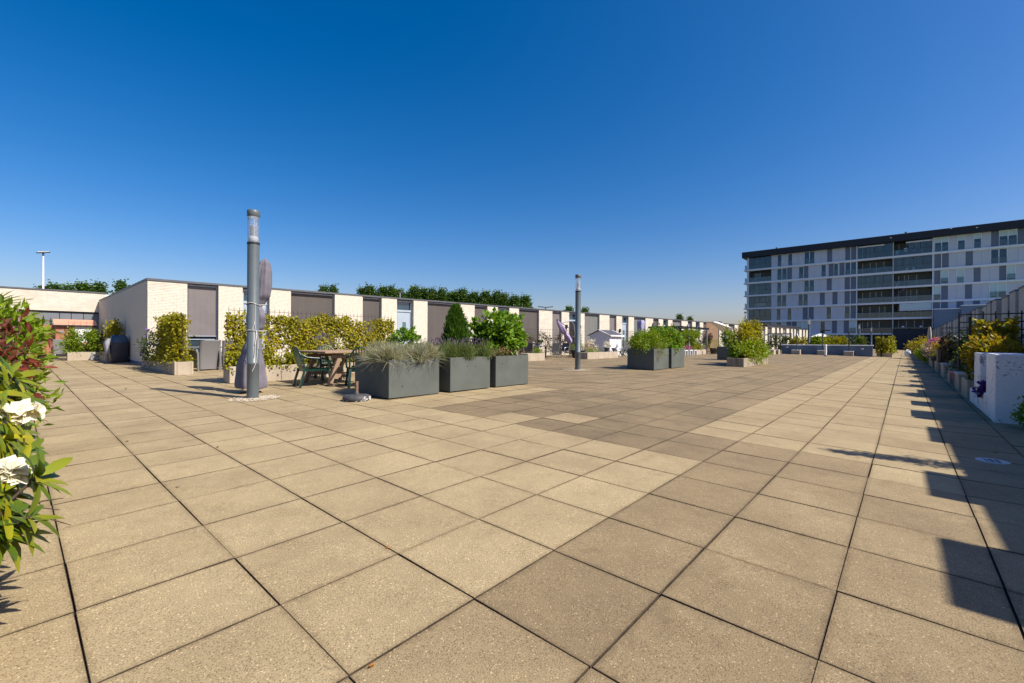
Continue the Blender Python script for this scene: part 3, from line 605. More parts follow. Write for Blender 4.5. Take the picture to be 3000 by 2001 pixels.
# ------------------------------------------------------------------ planters
def fibre_planter(x0, x1, y0, y1, h, label, name='dark_planter', group='square anthracite planters'):
    cx, cy = (x0+x1)/2, (y0+y1)/2; t = thing(name, label, 'planter', (cx, cy, gz(cx, cy)), 0, group); a, b = (x1-x0)/2, (y1-y0)/2
    w_ = .03
    for n_, q in (('side_panel', (-a, a, -b, -b+w_)), ('side_panel', (-a, a, b-w_, b)), ('side_panel', (-a, -a+w_, -b+w_, b-w_)), ('side_panel', (a-w_, a, -b+w_, b-w_))):
        MB().cbox(q[0], q[1], q[2], q[3], .012, h, .006).build(n_, M_PLANT, t)
    MB().box(-a+.04, a-.04, -b+.04, b-.04, -.03, .0115).build('foot', M_DARK, t)
    MB().box(-a+w_, a-w_, -b+w_, b-w_, .02, h-.05).build('soil', M_SOIL, t); return t
def stone_planter(x0, x1, y0, y1, h, label, seg=1.0, along='x', mat=None, name='concrete_planter', soil=True, group='low concrete planters'):
    cx, cy = (x0+x1)/2, (y0+y1)/2; t = thing(name, label, 'planter', (cx, cy, gz(cx, cy)), 0, group); a, b = (x1-x0)/2, (y1-y0)/2; w_ = .06; mat = mat or M_CONC
    L = x1-x0 if along == 'x' else y1-y0; n_ = max(1, round(L/seg))
    for k in range(n_):
        s0 = -L/2+L*k/n_+.004; s1 = -L/2+L*(k+1)/n_-.004; e = rnd.uniform(-.003, .003)
        if along == 'x':
            MB().cbox(s0, s1, -b+e, -b+w_, -.02, h, .008).build('side_slab', mat, t); MB().cbox(s0, s1, b-w_, b, -.02, h, .008).build('side_slab', mat, t)
        else:
            MB().cbox(-a+e, -a+w_, s0, s1, -.02, h, .008).build('side_slab', mat, t); MB().cbox(a-w_, a, s0, s1, -.02, h, .008).build('side_slab', mat, t)
    if along == 'x':
        for q in ((-a, -a+w_-.003), (a-w_+.003, a)): MB().cbox(q[0], q[1], -b+w_+.003, b-w_-.003, -.02, h-.002, .006).build('end_slab', mat, t)
    else:
        for q in ((-b, -b+w_-.003), (b-w_+.003, b)): MB().cbox(-a+w_+.003, a-w_-.003, q[0], q[1], -.02, h-.002, .006).build('end_slab', mat, t)
    if soil: MB().box(-a+w_+.001, a-w_-.001, -b+w_+.006, b-w_-.006, 0, h-.04).build('soil', M_SOIL, t)
    return t
def trellis(p0, p1, z0, z1, label, step=.12, hstep=.2, r=.0045, mat=None, thin=True):
    L = math.hypot(p1[0]-p0[0], p1[1]-p0[1]); t = thing('trellis', label, 'trellis', (p0[0], p0[1], 0), math.atan2(p1[1]-p0[1], p1[0]-p0[0])); mat = mat or M_MESH
    up = MB().tube([(0, 0, z0), (0, 0, z1)], r, 5).mesh('upright_bar', mat); cr = MB().tube([(0, .01, 0), (L, .01, 0)], r, 5).mesh('cross_bar', mat)
    n_ = round(L/step)
    for k in range(n_+1): o = link(bpy.data.objects.new('upright_bar', up), t); o.location = (L*k/n_, 0, 0)
    z = z1-.07
    while z > z0: o = link(bpy.data.objects.new('cross_bar', cr), t); o.location = (0, 0, z); z -= hstep
    return t

# three dark planters in the middle
P1 = fibre_planter(3.05, 4.19, 6.03, 7.22, .70, 'dark planter full of blue grey grass, closest to the wooden table')
P2 = fibre_planter(4.44, 5.58, 5.99, 7.18, .70, 'dark planter of lavender with a small cone shaped conifer')
P3 = fibre_planter(5.74, 6.88, 5.97, 7.16, .70, 'dark planter holding the big leafy hydrangea')
for x, z in ((4.90, .52), (5.13, .50), (3.33, .22), (5.95, .53)):
    MB().cbox(x-4.19+.0 if 0 else x-(5.01 if 4.4 < x < 5.6 else 3.62 if x < 4.2 else 6.31), x-(5.01 if 4.4 < x < 5.6 else 3.62 if x < 4.2 else 6.31)+.014, -.5995, -.590, z-.02, z+.012, .002).build('scuff_mark', M_DARK, P2 if 4.4 < x < 5.6 else P1 if x < 4.2 else P3)
def tussocks(name, label, boxr, z, n_t, nb, Lb, mat, hang_=.35, cat='grass', spread=.16):
    t = thing(name, label, cat, ((boxr[0]+boxr[1])/2, (boxr[2]+boxr[3])/2, z)); Vs = []; Fs = []; off = 0
    for q in range(n_t):
        cx = rng.uniform(boxr[0], boxr[1])-t.location.x; cy = rng.uniform(boxr[2], boxr[3])-t.location.y; s = rng.uniform(.75, 1.2)
        k = nb; a = rng.uniform(0, 6.283, k); e = np.abs(rng.normal(0, .55, k)); L = Lb*s*rng.uniform(.55, 1.15, k)
        d0 = np.stack([np.cos(a)*np.sin(e*.6), np.sin(a)*np.sin(e*.6), np.cos(e*.6)], 1); out = np.stack([np.cos(a), np.sin(a), np.zeros(k)], 1)
        P0 = np.stack([cx+rng.normal(0, spread*.35, k), cy+rng.normal(0, spread*.35, k), np.zeros(k)-.02], 1); S = unit(np.cross(d0, rdir(k))); W = .0042
        rows = []
        for f_, wd in ((0, 1), (.4, 1), (.75, .7), (1, .15)):
            c_ = P0+d0*(L*f_)[:, None]+out*(L*f_*f_*hang_*(e+.25))[:, None]-np.array([0, 0, 1])*(L*f_*f_*hang_*(e+.1)**1.3)[:, None]
            rows += [c_-S*W*wd, c_+S*W*wd]
        V = np.stack(rows, 1).reshape(-1, 3); b = np.arange(k)[:, None]*8
        F = np.concatenate([b+np.array([2*r_, 2*r_+1, 2*r_+3, 2*r_+2]) for r_ in range(3)], 0); Vs.append(V); Fs.append(F+off); off += len(V)
    o = leaf_obj('blades', np.concatenate(Vs), np.concatenate(Fs), mat, t); return t
tussocks('blue_fescue', 'tufts of blue grey ornamental grass spilling over a dark planter', (3.10, 4.15, 6.05, 7.18), gz(3.6, 6.6)+.66, 26, 420, .36, L_GRASS, .55)
# lavender
lav = tussocks('lavender', 'lavender clump with faded purple flower spikes below the small conifer', (4.50, 5.52, 6.07, 7.10), gz(5, 6.6)+.66, 26, 260, .36, L_LAV, .22)
k = 620; P = np.stack([rng.uniform(-.56, .56, k), rng.uniform(-.56, .56, k), rng.uniform(.24, .42, k)], 1); V, F = leaves(P, rng.normal(size=(k, 3))*.25+[0, 0, 1], rdir(k), rng.uniform(.03, .07, k), .018); leaf_obj('flower_spikes', V, F, L_LAVF, lav)
# conifer
t = thing('dwarf_conifer', 'small cone shaped evergreen standing in the middle dark planter', 'conifer', (5.13, 6.62, gz(5.1, 6.6)+.64))
k = 9000; h_ = rng.random(k)**.75; a = rng.uniform(0, 6.283, k); rad = .27*np.sin(np.clip((1-h_)*1.75+.12, 0, 1.62))*(.55+.5*rng.random(k)**.6)*(1+.16*np.sin(3*a+h_*7)+.16*np.sin(6*a-h_*17)+.1*np.sin(11*a+h_*33)); P = np.stack([np.cos(a)*rad, np.sin(a)*rad, .02+h_*1.12], 1)
D = np.stack([np.cos(a)*.45, np.sin(a)*.45, np.full(k, .95)], 1)+rng.normal(size=(k, 3))*.25; V, F = leaves(P, D, np.stack([np.cos(a), np.sin(a), np.zeros(k)], 1)+rng.normal(size=(k, 3))*.5, rng.uniform(.05, .14, k), .022); leaf_obj('foliage', V, F, L_CONE, t)
MB().tube([(0, 0, 0), (0, 0, .9)], [.03, .01], 6).build('trunk', M_TRUNK, t)
# hydrangea
t = thing('hydrangea', 'large bright green hydrangea bush in the right hand dark planter of the three', 'shrub', (6.45, 6.62, gz(6.4, 6.6)+.66))
bush('foliage', (.02, 0, .55), (.70, .55, .56), L_HYD, 2600, (.14, .095), 150, .10, .9, t, shell=.5)
bush('lower_foliage', (.0, 0, .35), (.55, .45, .35), L_DARK, 900, (.11, .075), 60, .14, .7, t)
stems('branches', (0, 0, 0), [(rnd.uniform(-.45, .45), rnd.uniform(-.4, .4), rnd.uniform(.5, .9)) for _ in range(14)], .014, t)
t = thing('dead_flower_cushion', 'cushion of dried pinkish brown flower heads at the front edge of the hydrangea planter', 'plant', (6.2, 6.2, gz(6.2, 6.2)+.66))
bush('flower_heads', (.1, 0, .08), (.55, .2, .14), L_DRY, 1100, (.032, .028), 60, .14, 1.2, t); bush('foliage', (.1, 0, .05), (.5, .2, .1), L_DARK, 500, (.04, .02), 40, .2, .7, t)
t = thing('bay_shrub', 'leafy green shrub whose top shows behind the blue grey grass', 'shrub', (5.1, 8.5, gz(5.1, 8.5)))
bush('foliage', (0, 0, .95), (.42, .35, .36), L_HYD, 800, (.115, .07), 60, .12, .9, t); stems('branches', (0, 0, 0), [(rnd.uniform(-.3, .3), rnd.uniform(-.2, .2), rnd.uniform(.8, 1.1)) for _ in range(8)], .012, t)

# two more dark planters further on
Q1 = fibre_planter(14.0, 15.33, 5.95, 7.0, .78, 'front dark planter of the far pair, with a fluffy green shrub'); Q2 = fibre_planter(15.62, 16.95, 5.95, 7.0, .78, 'rear dark planter of the far pair, with a shrub of pale flower heads')
t = thing('fluffy_shrub', 'soft bright green mounded shrub filling the front planter of the far pair', 'shrub', (14.7, 6.5, gz(14.7, 6.5)+.74))
bush('foliage', (.0, 0, .20), (.92, .62, .46), L_FRESH, 11000, (.065, .036), 240, .12, .6, t); bush('trailing_stems', (-.45, -.55, -.1), (.22, .06, .35), L_DRY, 260, (.05, .018), 24, .25, .3, t, droop=.8)
t = thing('flowering_shrub', 'rounded shrub dotted with pale yellow green heads in the rear planter of the far pair', 'shrub', (16.3, 6.5, gz(16.3, 6.5)+.74))
bush('foliage', (.0, 0, .32), (.95, .6, .55), L_HYD, 5200, (.095, .065), 170, .11, .7, t); bush('flower_heads', (.0, 0, .34), (1.0, .66, .58), L_YG, 900, (.05, .05), 70, .05, 1.2, t, shell=.92)
DP3 = fibre_planter(25.85, 27.0, 6.3, 7.35, .77, 'dark planter half hidden behind the ivy covered concrete planter')
t = thing('tall_pot_shrub', 'dark green upright shrub in the dark planter behind the ivy', 'shrub', (26.3, 6.9, gz(26, 7)+.72))
bush('foliage', (0, 0, .6), (.42, .4, .5), L_FRESH, 1300, (.10, .06), 60, .13, .7, t); stems('branches', (0, 0, 0), [(rnd.uniform(-.2, .2), rnd.uniform(-.2, .2), .6) for _ in range(6)], .02, t)

# long concrete planter with climbers on a trellis behind the lamp post
HP = stone_planter(1.97, 6.6, 11.02, 11.50, .375, 'long low concrete planter under the yellowing climber, behind the wooden table', 1.16)
trellis((2.02, 11.27), (6.5, 11.27), .42, 1.94, 'long rusty trellis of thin bars showing above the yellowing climber', .115, .15)
t = thing('climber_hedge', 'yellow green climber covering the long trellis behind the wooden table', 'climber', (0, 0, 0))
vine('foliage', (1.96, 11.24), (6.55, 11.24), .44, 1.93, L_HEDGE, 13000, (.072, .056), .075, .42, t, seed=4, tv=.45); vine('lower_foliage', (1.95, 11.2), (5.4, 11.2), .42, .95, L_YG, 1800, (.075, .05), .13, .4, t, seed=5)
twigs('stems', (2.0, 11.28), (6.5, 11.28), .4, 1.7, 70, t)
# corner planter beside the brick corner
CP = stone_planter(1.62, 2.07, 14.62, 19.45, .36, 'concrete planter running from the brick corner with a vine block on its near end', 1.6, 'y')
trellis((1.86, 14.85), (1.86, 17.6), .4, 1.92, 'short trellis of thin bars behind the vine block by the brick corner', .12, .2)
t = thing('vine_block', 'square block of yellow green vine growing beside the brick corner', 'climber', (0, 0, 0))
vine('foliage', (1.84, 14.86), (1.84, 17.35), .45, 1.98, L_HEDGE, 9000, (.08, .062), .13, .1, t, (-1, -.1), 9, tv=.3); bush('base_foliage', (1.82, 15.4, .42), (.26, .85, .12), L_YG, 700, (.06, .025), 40, .2, .6, t); twigs('stems', (1.86, 14.8), (1.86, 17.5), .35, 1.7, 40, t, thick=.1)
t = thing('clematis', 'dark tangled clematis with a few pale purple flowers left of the vine block', 'climber', (1.75, 18.2, .5))
bush('foliage', (0, 0, .3), (.28, 1.0, .55), L_DARK, 1400, (.07, .045), 70, .16, .5, t); bush('flowers', (-.1, -.2, .5), (.3, .8, .40), L_PURPLE, 60, (.10, .085), 12, .05, 1, t, shell=.9)

# ------------------------------------------------------------------ far left corner: cabinets, hedge planter, covered barbecue
t = thing('garden_cabinet', 'reddish cedar garden cabinet with a sloping roof against the grey panels', 'cabinet', (.72, 31.9, gz(.7, 31.9)))
for k in range(9): MB().cbox(-.74+k*.166, -.74+k*.166+.160, -.35, -.32, .62, 1.60, .004).build('board', M_CEDAR, t)
MB().box(-.74, .74, -.318, .5, .05, 1.6).build('carcass', M_CEDAR, t); MB().bar((0, -.46, 1.60), (0, .55, 1.93), 1.62, .04).build('roof', M_CEDARL, t); MB().cbox(-.81, .81, -.50, -.465, 1.56, 1.63, .005).build('roof_edge', M_DARK, t)
MB().box(-.05, .62, -.366, -.352, .72, 1.56).build('pale_panel', M_CANVAS, t); MB().box(-.62, -.46, -.362, -.352, 1.24, 1.34).build('name_plate', M_STEEL, t); MB().box(-.74, .74, -.345, -.30, .0, .6).build('open_base', M_DARK, t)
t = thing('cedar_screen', 'plain cedar screen panel standing left of the garden cabinet', 'screen', (-.22, 32.1, gz(-.2, 32)))
for k in range(4): MB().cbox(-.27+k*.135, -.27+k*.135+.131, -.02, .02, .12, 1.66, .004).build('board', M_CEDAR, t)
MB().box(-.25, .25, .021, .05, .1, 1.6).build('rail', M_CEDAR, t); MB().box(-.2, -.14, -.02, .03, 0, .12).build('leg', M_DARK, t); MB().box(.14, .2, -.02, .03, 0, .12).build('leg', M_DARK, t)
t = thing('finial', 'small dark statuette standing on top of the cedar screen', 'ornament', (-.17, 32.1, gz(-.2, 32)+1.66)); MB().lathe([(.06, 0), (.07, .04), (.03, .08), (.05, .14), (.05, .2), (.02, .26), (.012, .36)], 10).build('body', M_DARK, t)
t = thing('wicker_bench', 'dark wicker armchair between the cedar screen and the hedge planter', 'chair', (.12, 29.0, gz(0, 29)))
MB().cbox(-.33, .33, -.3, .3, .22, .40, .02).build('seat', M_WICKER, t); MB().cbox(-.33, .33, .22, .3, .40, .92, .02).build('backrest', M_WICKER, t)
for s in (-.33, .27): MB().cbox(s, s+.06, -.3, .22, .40, .62, .015).build('armrest', M_WICKER, t)
for a, b in ((-.3, -.27), (.3, -.27), (-.3, .27), (.3, .27)): MB().box(a-.025, a+.025, b-.025, b+.025, 0, .22).build('leg', M_WICKER, t)
for i, (x, y, r, h_) in enumerate(((-.66, 31.5, .07, .13), (-.1, 31.0, .06, .16))):
    t = thing('white_pot', ('short white block pot left of the cedar screen foot', 'taller white block pot right of the cedar screen foot')[i], 'pot', (x, y, gz(x, y)), 0, 'white pots by the cedar screen'); MB().lathe([(r*.8, 0), (r, h_*.7), (r*1.15, h_*.72), (r*1.15, h_), (r*.8, h_)], 14).build('body', M_WHITE, t)
HPL = stone_planter(.14, 1.16, 26.75, 27.2, .36, 'concrete planter under the bright bushy hedge by the cedar cabinet', 1.1)
t = thing('bushy_hedge', 'bright green bushy hedge in front of the cedar cabinet', 'hedge', (.62, 27.0, gz(.6, 27)+.3))
bush('foliage', (-.02, 0, .45), (.66, .35, .66), L_FRESH, 3200, (.09, .055), 150, .14, .7, t, shell=.5); bush('dark_side', (.62, .1, .45), (.3, .3, .5), L_DARK, 700, (.08, .05), 40, .2, .5, t)
trellis((.2, 27.1), (1.75, 27.1), .4, 1.95, 'trellis grid rising behind the bushy hedge near the cedar cabinet', .2, .25)
t = thing('frog_statue', 'small grey stone animal statue at the right foot of the hedge planter', 'statue', (.98, 26.45, gz(1, 26.5)))
MB().lathe([(.13, 0), (.15, .1), (.12, .2), (.08, .26), (.09, .31), (.05, .36)], 10).build('body', M_STONE, t); MB().cbox(-.05, .2, -.14, -.02, .16, .27, .03).build('head', M_STONE, t); MB().cbox(-.14, -.05, -.2, -.1, 0, .1, .02).build('leg', M_STONE, t); MB().cbox(.06, .14, -.2, -.1, 0, .14, .02).build('leg', M_STONE, t)
VPL = stone_planter(1.13, 1.72, 23.9, 26.2, .4, 'concrete planter with a tall climber beside the covered barbecue', 1.2, 'y')
t = thing('tall_climber', 'tall yellow green climber against the brick side wall behind the barbecue', 'climber', (0, 0, 0)); vine('foliage', (1.45, 24.0), (1.5, 26.0), .5, 2.05, L_HEDGE, 2000, (.1, .075), .16, .3, t, (-1, -.3), 12); bush('base_foliage', (1.45, 25, .75), (.25, 1.0, .4), L_DARK, 700, (.09, .06), 40, .18, .5, t)
t = thing('covered_barbecue', 'barbecue under a black and blue weatherproof cover by the brick side wall', 'barbecue', (1.44, 23.25, gz(1.4, 23.2)))
def loft(secs, n_=20):
    vs = []; fs = []
    for (x0, x1, y0, y1, z, rd) in secs:
        for k in range(n_):
            a = 2*math.pi*k/n_; c_, s_ = math.cos(a), math.sin(a); e = .45; vs.append(((x0+x1)/2+(x1-x0)/2*math.copysign(abs(c_)**e, c_)*(1+.012*math.sin(9*a+z*9)), (y0+y1)/2+(y1-y0)/2*math.copysign(abs(s_)**e, s_)*(1+.012*math.sin(7*a-z*8)), z+.012*math.sin(3*a+z*4)))
    for i in range(len(secs)-1):
        for k in range(n_): fs.append((i*n_+k, i*n_+(k+1) % n_, (i+1)*n_+(k+1) % n_, (i+1)*n_+k))
    return MB().add(vs, fs, True).add(vs[-n_:], [tuple(range(n_))], True)
loft([(-.26, .26, -.3, .3, .06, 0), (-.29, .29, -.33, .33, .3, 0), (-.28, .30, -.34, .34, .6, 0), (-.30, .30, -.34, .34, .80, 0), (-.29, .29, -.33, .33, .84, 0)]).build('cover_skirt', M_BBQD, t)
loft([(-.285, .285, -.325, .325, .842, 0), (-.27, .27, -.30, .30, .95, 0), (-.24, .24, -.24, .25, 1.07, 0), (-.15, .15, -.14, .16, 1.12, 0)]).build('cover_top', M_BBQB, t)
loft([(-.40, -.27, -.24, .2, .38, 0), (-.44, -.28, -.26, .24, .6, 0), (-.46, -.27, -.26, .26, .82, 0), (-.36, -.26, -.22, .22, .98, 0)]).build('side_flap', M_BBQG, t)
for y in (-.22, .22): MB().tube([(-.26, y, .06), (-.22, y, .06)], .06, 12).build('wheel', M_DARK, t)
MB().box(-.24, .24, -.26, .26, .0, .07).build('base', M_DARK, t)
# taupe parasol peeking over the shrubs at the left edge
t = thing('taupe_parasol', 'taupe parasol canopy half hidden behind the palm at the left edge', 'parasol', (-3.2, 21.5, gz(-3, 20)))
vs = [(0, 0, 2.55)]+[(1.9*math.cos(2*math.pi*k/8), 1.9*math.sin(2*math.pi*k/8), 2.02) for k in range(8)]+[(1.9*math.cos(2*math.pi*k/8), 1.9*math.sin(2*math.pi*k/8), 1.86) for k in range(8)]
MB().add(vs, [(0, 1+k, 1+(k+1) % 8) for k in range(8)]+[(1+k, 9+k, 9+(k+1) % 8, 1+(k+1) % 8) for k in range(8)]).build('canopy', M_TAUPE, t); MB().tube([(0, 0, 0), (0, 0, 2.6)], .025, 8).build('pole', M_BLK, t)

# ------------------------------------------------------------------ dining corner with wicker chairs
def wicker_chair(x, y, rz, label):
    t = thing('wicker_chair', label, 'chair', (x, y, gz(x, y)), rz, 'grey wicker dining chairs')
    MB().cbox(-.27, .27, -.26, .26, .36, .45, .02).build('seat', M_WICKER, t)
    b = MB(); n_ = 8; vs = []
    for k in range(n_+1):
        q = k/n_; z = .04+.92*q; yy = .24+.16*q*q; wd = .235+.05*q; 
        for s in range(7):
            u = -1+2*s/6; vs.append((u*wd, yy-.02*(1-u*u), z))
        for s in range(7):
            u = 1-2*s/6; vs.append((u*wd, yy+.05-.02*(1-u*u), z))
    b.add(vs, [(k*14+s, k*14+(s+1) % 14, (k+1)*14+(s+1) % 14, (k+1)*14+s) for k in range(n_) for s in range(14)], True).add(vs[-14:], [tuple(range(14))]); b.build('backrest', M_WICKER, t)
    for s in (-1, 1):
        a = MB(); pts = [(.33*s, .30, .60), (.34*s, .0, .62), (.34*s, -.24, .60), (.335*s, -.30, .5), (.32*s, -.30, .02)]
        for p0, p1 in zip(pts, pts[1:]): a.bar(p0, p1, .075, .045, (1, 0, 0))
        a.box(min(.30*s, .35*s), max(.30*s, .35*s), -.27, .24, .10, .585); a.build('side_panel', M_WICKER, t); MB().bar((.30*s, .32, 0), (.33*s, .36, .60), .05).build('rear_leg', M_WICKER, t)
    return t
wicker_chair(2.70, 16.15, math.pi+.15, 'tall wicker chair with its back to us in front of the first sunscreen')
wicker_chair(3.42, 16.15, math.pi-.1, 'wicker chair half hidden by the climber, right of the other wicker chair')
wicker_chair(2.55, 18.2, .1, 'wicker chair facing us across the grey table by the brick corner'); wicker_chair(3.5, 18.3, -.15, 'wicker chair on the far side of the grey table behind the climber')
t = thing('patio_table', 'grey dining table between the wicker chairs', 'table', (2.95, 17.2, gz(3, 17.2)), -.09)
MB().cbox(-.95, .95, -.5, .5, .70, .74, .01).build('tabletop', M_TABLE, t)
for a in (-.85, .85):
    for b in (-.4, .4): MB().box(a-.03, a+.03, b-.03, b+.03, 0, .70).build('leg', M_WICKER, t)

# ------------------------------------------------------------------ wooden table with green plastic chairs
t = thing('wooden_table', 'weathered wooden table with A-frame legs among the green plastic chairs', 'table', (3.78, 9.45, gz(3.7, 9.3)), .02)
for k in range(6): MB().cbox(-.64, .64, -.75+k*.252, -.75+k*.252+.246, .735, .78, .006).build('plank', M_WOOD, t)
for y in (-.60, .60):
    for s in (-1, 1): MB().bar((.47*s, y, 0), (.20*s, y, .74), .09, .07, (0, 1, 0)).build('leg', M_WOOD, t)
    MB().bar((-.42, y, .66), (.42, y, .66), .07, .05, (0, 1, 0)).build('cross_rail', M_WOOD, t); MB().bar((-.36, y, .22), (.36, y, .22), .06, .08).build('foot_rail', M_WOOD, t)
MB().bar((0, -.60, .245), (0, .60, .245), .05, .08).build('stretcher', M_WOOD, t)
for s in (-1, 1): MB().bar((0, .15*s, .28), (0, .52*s, .68), .04, .06, (1, 0, 0)).build('brace', M_WOOD, t)
def green_chair():
    t = thing('green_chair', 'x', 'chair', (0, 0, 0), 0, 'dark green plastic armchairs around the wooden table')
    s = MB(); vs = []; g = [(-.25, .38), (-.12, .405), (.05, .40), (.22, .41), (.26, .395)]
    for x, z in g:
        for k in range(7): u = -1+k/3; vs.append((x, u*(.235+.02*(x > 0)), z+.02*u*u))
    s.add(vs, [(i*7+k, (i+1)*7+k, (i+1)*7+k+1, i*7+k+1) for i in range(4) for k in range(6)], True)
    s.box(.245, .265, -.24, .24, .35, .40).box(-.26, -.24, -.22, .22, .34, .385).box(-.25, .25, -.245, -.225, .35, .4).box(-.25, .25, .225, .245, .35, .4).build('seat', M_GREENP, t)
    fr = MB(); arc = []
    for k in range(17):
        a = math.pi*k/16; arc.append((-.26-.14*math.sin(a)**.6*1.0, .235*math.cos(a)*1.02, .45+.43*math.sin(a)**.55))
    fr.tube(arc, .018, 6).build('back_frame', M_GREENP, t)
    for k in range(7):
        y = -.165+.055*k; top = .86-.25*abs(y)**1.1
        MB().bar((-.255, y*.9, .39), (-.385, y*1.05, top), .026, .009, (1, 0, 0)).build('back_slat', M_GREENP, t)
    MB().bar((-.262, -.2, .46), (-.262, .2, .46), .04, .012, (1, 0, 0)).build('back_rail', M_GREENP, t)
    for q in (-1, 1):
        MB().tube([(-.33, .24*q, .72), (-.22, .285*q, .655), (.0, .30*q, .635), (.17, .295*q, .62), (.235, .28*q, .57), (.25, .265*q, .40)], [.02, .024, .026, .026, .024, .02], 6).build('armrest', M_GREENP, t)
        MB().bar((.25, .235*q, .41), (.31, .275*q, 0), .055, .04, (1, 0, 0)).build('front_leg', M_GREENP, t); MB().bar((-.25, .22*q, .40), (-.36, .26*q, 0), .055, .04, (1, 0, 0)).build('rear_leg', M_GREENP, t)
    return t
gc = green_chair(); gc.location = (3.12, 9.18, gz(3.1, 9.2)); gc.rotation_euler[2] = -.12; gc['label'] = 'green plastic chair at the left end of the wooden table, seen from the side'
dup(gc, (3.80, 8.36, gz(4, 8.4)), 1.15, 'green plastic chair nearest the blue grey grass, its back towards us'); dup(gc, (4.10, 10.45, gz(4.1, 10.4)), -1.75, 'green plastic chair behind the wooden table facing us')
# parasol foot
t = thing('parasol_foot', 'round black concrete parasol foot with a short rusty tube', 'parasol foot', (2.65, 6.42, gz(2.65, 6.42)))
MB().lathe([(.20, .0), (.235, .012), (.24, .05), (.225, .085), (.19, .10), (.05, .104)], 36).build('disc', M_BLACKR, t)
MB().tube([(0, 0, .10), (0, 0, .335)], .028, 16).build('tube', M_RUST, t); MB().tube([(-.05, -.03, .255), (-.02, -.01, .255)], .012, 8).build('screw', M_BLK, t); MB().lathe([(.045, .10), (.04, .135), (.03, .136)], 16).build('socket', M_BLACKR, t)
ch = MB()
for k in range(46):
    a = rnd.uniform(0, 6.283); z = .012 if k < 22 else rnd.uniform(.02, .075); r_ = .2395 if z > .03 else .236
    if k >= 22: a = -1.15+rnd.uniform(-.45, .35)
    l = rnd.uniform(.006, .028); p = Vector((r_*math.cos(a), r_*math.sin(a), z)); tn = Vector((-math.sin(a), math.cos(a), rnd.uniform(-.8, .8))).normalized(); ch.bar(p-tn*l, p+tn*l, .006, .004)
ch.build('chipped_edge', M_WHITE, t)

# ------------------------------------------------------------------ middle patio: sling chairs, white shed, cantilever parasol
def sling_chair(loc, rz, label, gname='grey sling patio chairs'):
    t = thing('sling_chair', label, 'chair', loc, rz, gname)
    MB().bar((0, -.24, .42), (0, .24, .40), .46, .015, (0, 0, 1)).build('seat', M_SLING, t); MB().bar((0, .24, .42), (0, .36, .88), .46, .015, (0, 1, 0)).build('backrest', M_SLING, t)
    for s in (-1, 1):
        MB().tube([(.25*s, .38, .90), (.25*s, .25, .42), (.25*s, .30, .0)], .014, 6).build('rear_leg', M_STEEL, t); MB().tube([(.25*s, .30, .62), (.27*s, .0, .64), (.27*s, -.24, .62), (.26*s, -.30, .3), (.25*s, -.31, 0)], .014, 6).build('front_leg', M_STEEL, t)
    MB().bar((-.25, -.25, .40), (.25, -.25, .40), .02).build('front_rail', M_STEEL, t); return t
sc = sling_chair((19.25, 14.35, gz(19.2, 14.4)), 2.75, 'sling chair showing its back, left of the black pot')
for x, y, rz, l in ((20.2, 14.3, -1.5, 'sling chair facing left beside the black pot'), (17.6, 14.8, 2.2, 'dark sling chair below the orange pot'), (16.5, 16.5, 1.3, 'sling chair with thin silver legs just right of the hydrangea planter'), (17.7, 17.5, 1.0, 'second sling chair from the hydrangea planter, standing farther back'), (19.4, 16.6, -.3, 'sling chair on the far side of the dark patio table')):
    dup(sc, (x, y, gz(x, y)), rz, l)
t = thing('dark_patio_table', 'low dark patio table with pots on it by the cantilever parasol', 'table', (18.7, 15.6, gz(18.7, 15.6)), -.1)
MB().cbox(-1.0, 1.0, -.5, .5, .66, .70, .01).build('tabletop', M_SLING, t)
for a in (-.9, .9):
    for b in (-.42, .42): MB().box(a-.03, a+.03, b-.03, b+.03, 0, .66).build('leg', M_BLK, t)
def pot(x, y, z, r, h_, mat, label, plant=None, pr=.2, ph=.25, cat='pot', rim=True, name='plant_pot'):
    t = thing(name, label, cat, (x, y, z)); MB().lathe([(r*.72, 0), (r*.98, h_*.85), (r*1.08, h_*.86), (r*1.08, h_), (r*.9, h_), (r*.88, h_*.9)], 18).build('body', mat, t)
    if plant: bush('foliage', (0, 0, h_+ph*.5), (pr, pr, ph*.8), plant, 380, (.07, .035), 34, .18, .7, t)
    return t
t = pot(18.1, 15.5, gz(18, 15.5)+.70, .17, .26, M_ORANGE, 'bright orange round pot standing on the dark patio table'); MB().lathe([(.05, .26), (.02, .4)], 8).build('knob', M_ORANGE, t)
pot(19.0, 15.6, gz(19, 15.5)+.70, .08, .22, M_WHITE, 'slim white vase in the middle of the dark patio table'); pot(19.5, 15.5, gz(19, 15.5)+.70, .13, .18, M_WHITE, 'wide white bowl at the right end of the dark patio table', L_DARK, .14, .12)
pot(20.95, 13.75, gz(21, 13.8), .42, .48, M_POT, 'large black pot with bright green foliage left of the second lamp post', L_FRESH, .42, .42)
LC = stone_planter(15.5, 16.9, 13.12, 13.6, .37, 'short concrete planter behind the hydrangea planter, streaked with rust', 1.4)
t = thing('low_green_plant', 'low bright green plant at the right end of the short streaked concrete planter', 'plant', (16.5, 13.35, gz(16, 13.4)+.33)); bush('foliage', (0, 0, .1), (.36, .2, .2), L_FRESH, 700, (.05, .02), 40, .2, .5, t)
MC = stone_planter(19.95, 23.5, 12.46, 13.0, .375, 'streaked concrete planter in front of the white shed', 1.18)
t = thing('low_green_cushion', 'bright green cushion of foliage in the planter in front of the white shed', 'plant', (21.1, 12.75, gz(21, 12.7)+.34)); bush('foliage', (0, 0, .08), (.85, .22, .2), L_FRESH, 1500, (.05, .02), 70, .12, .5, t); bush('white_flowers', (.1, .1, .2), (.5, .1, .18), L_WHITEF, 60, (.05, .05), 14, .1, 1, t)
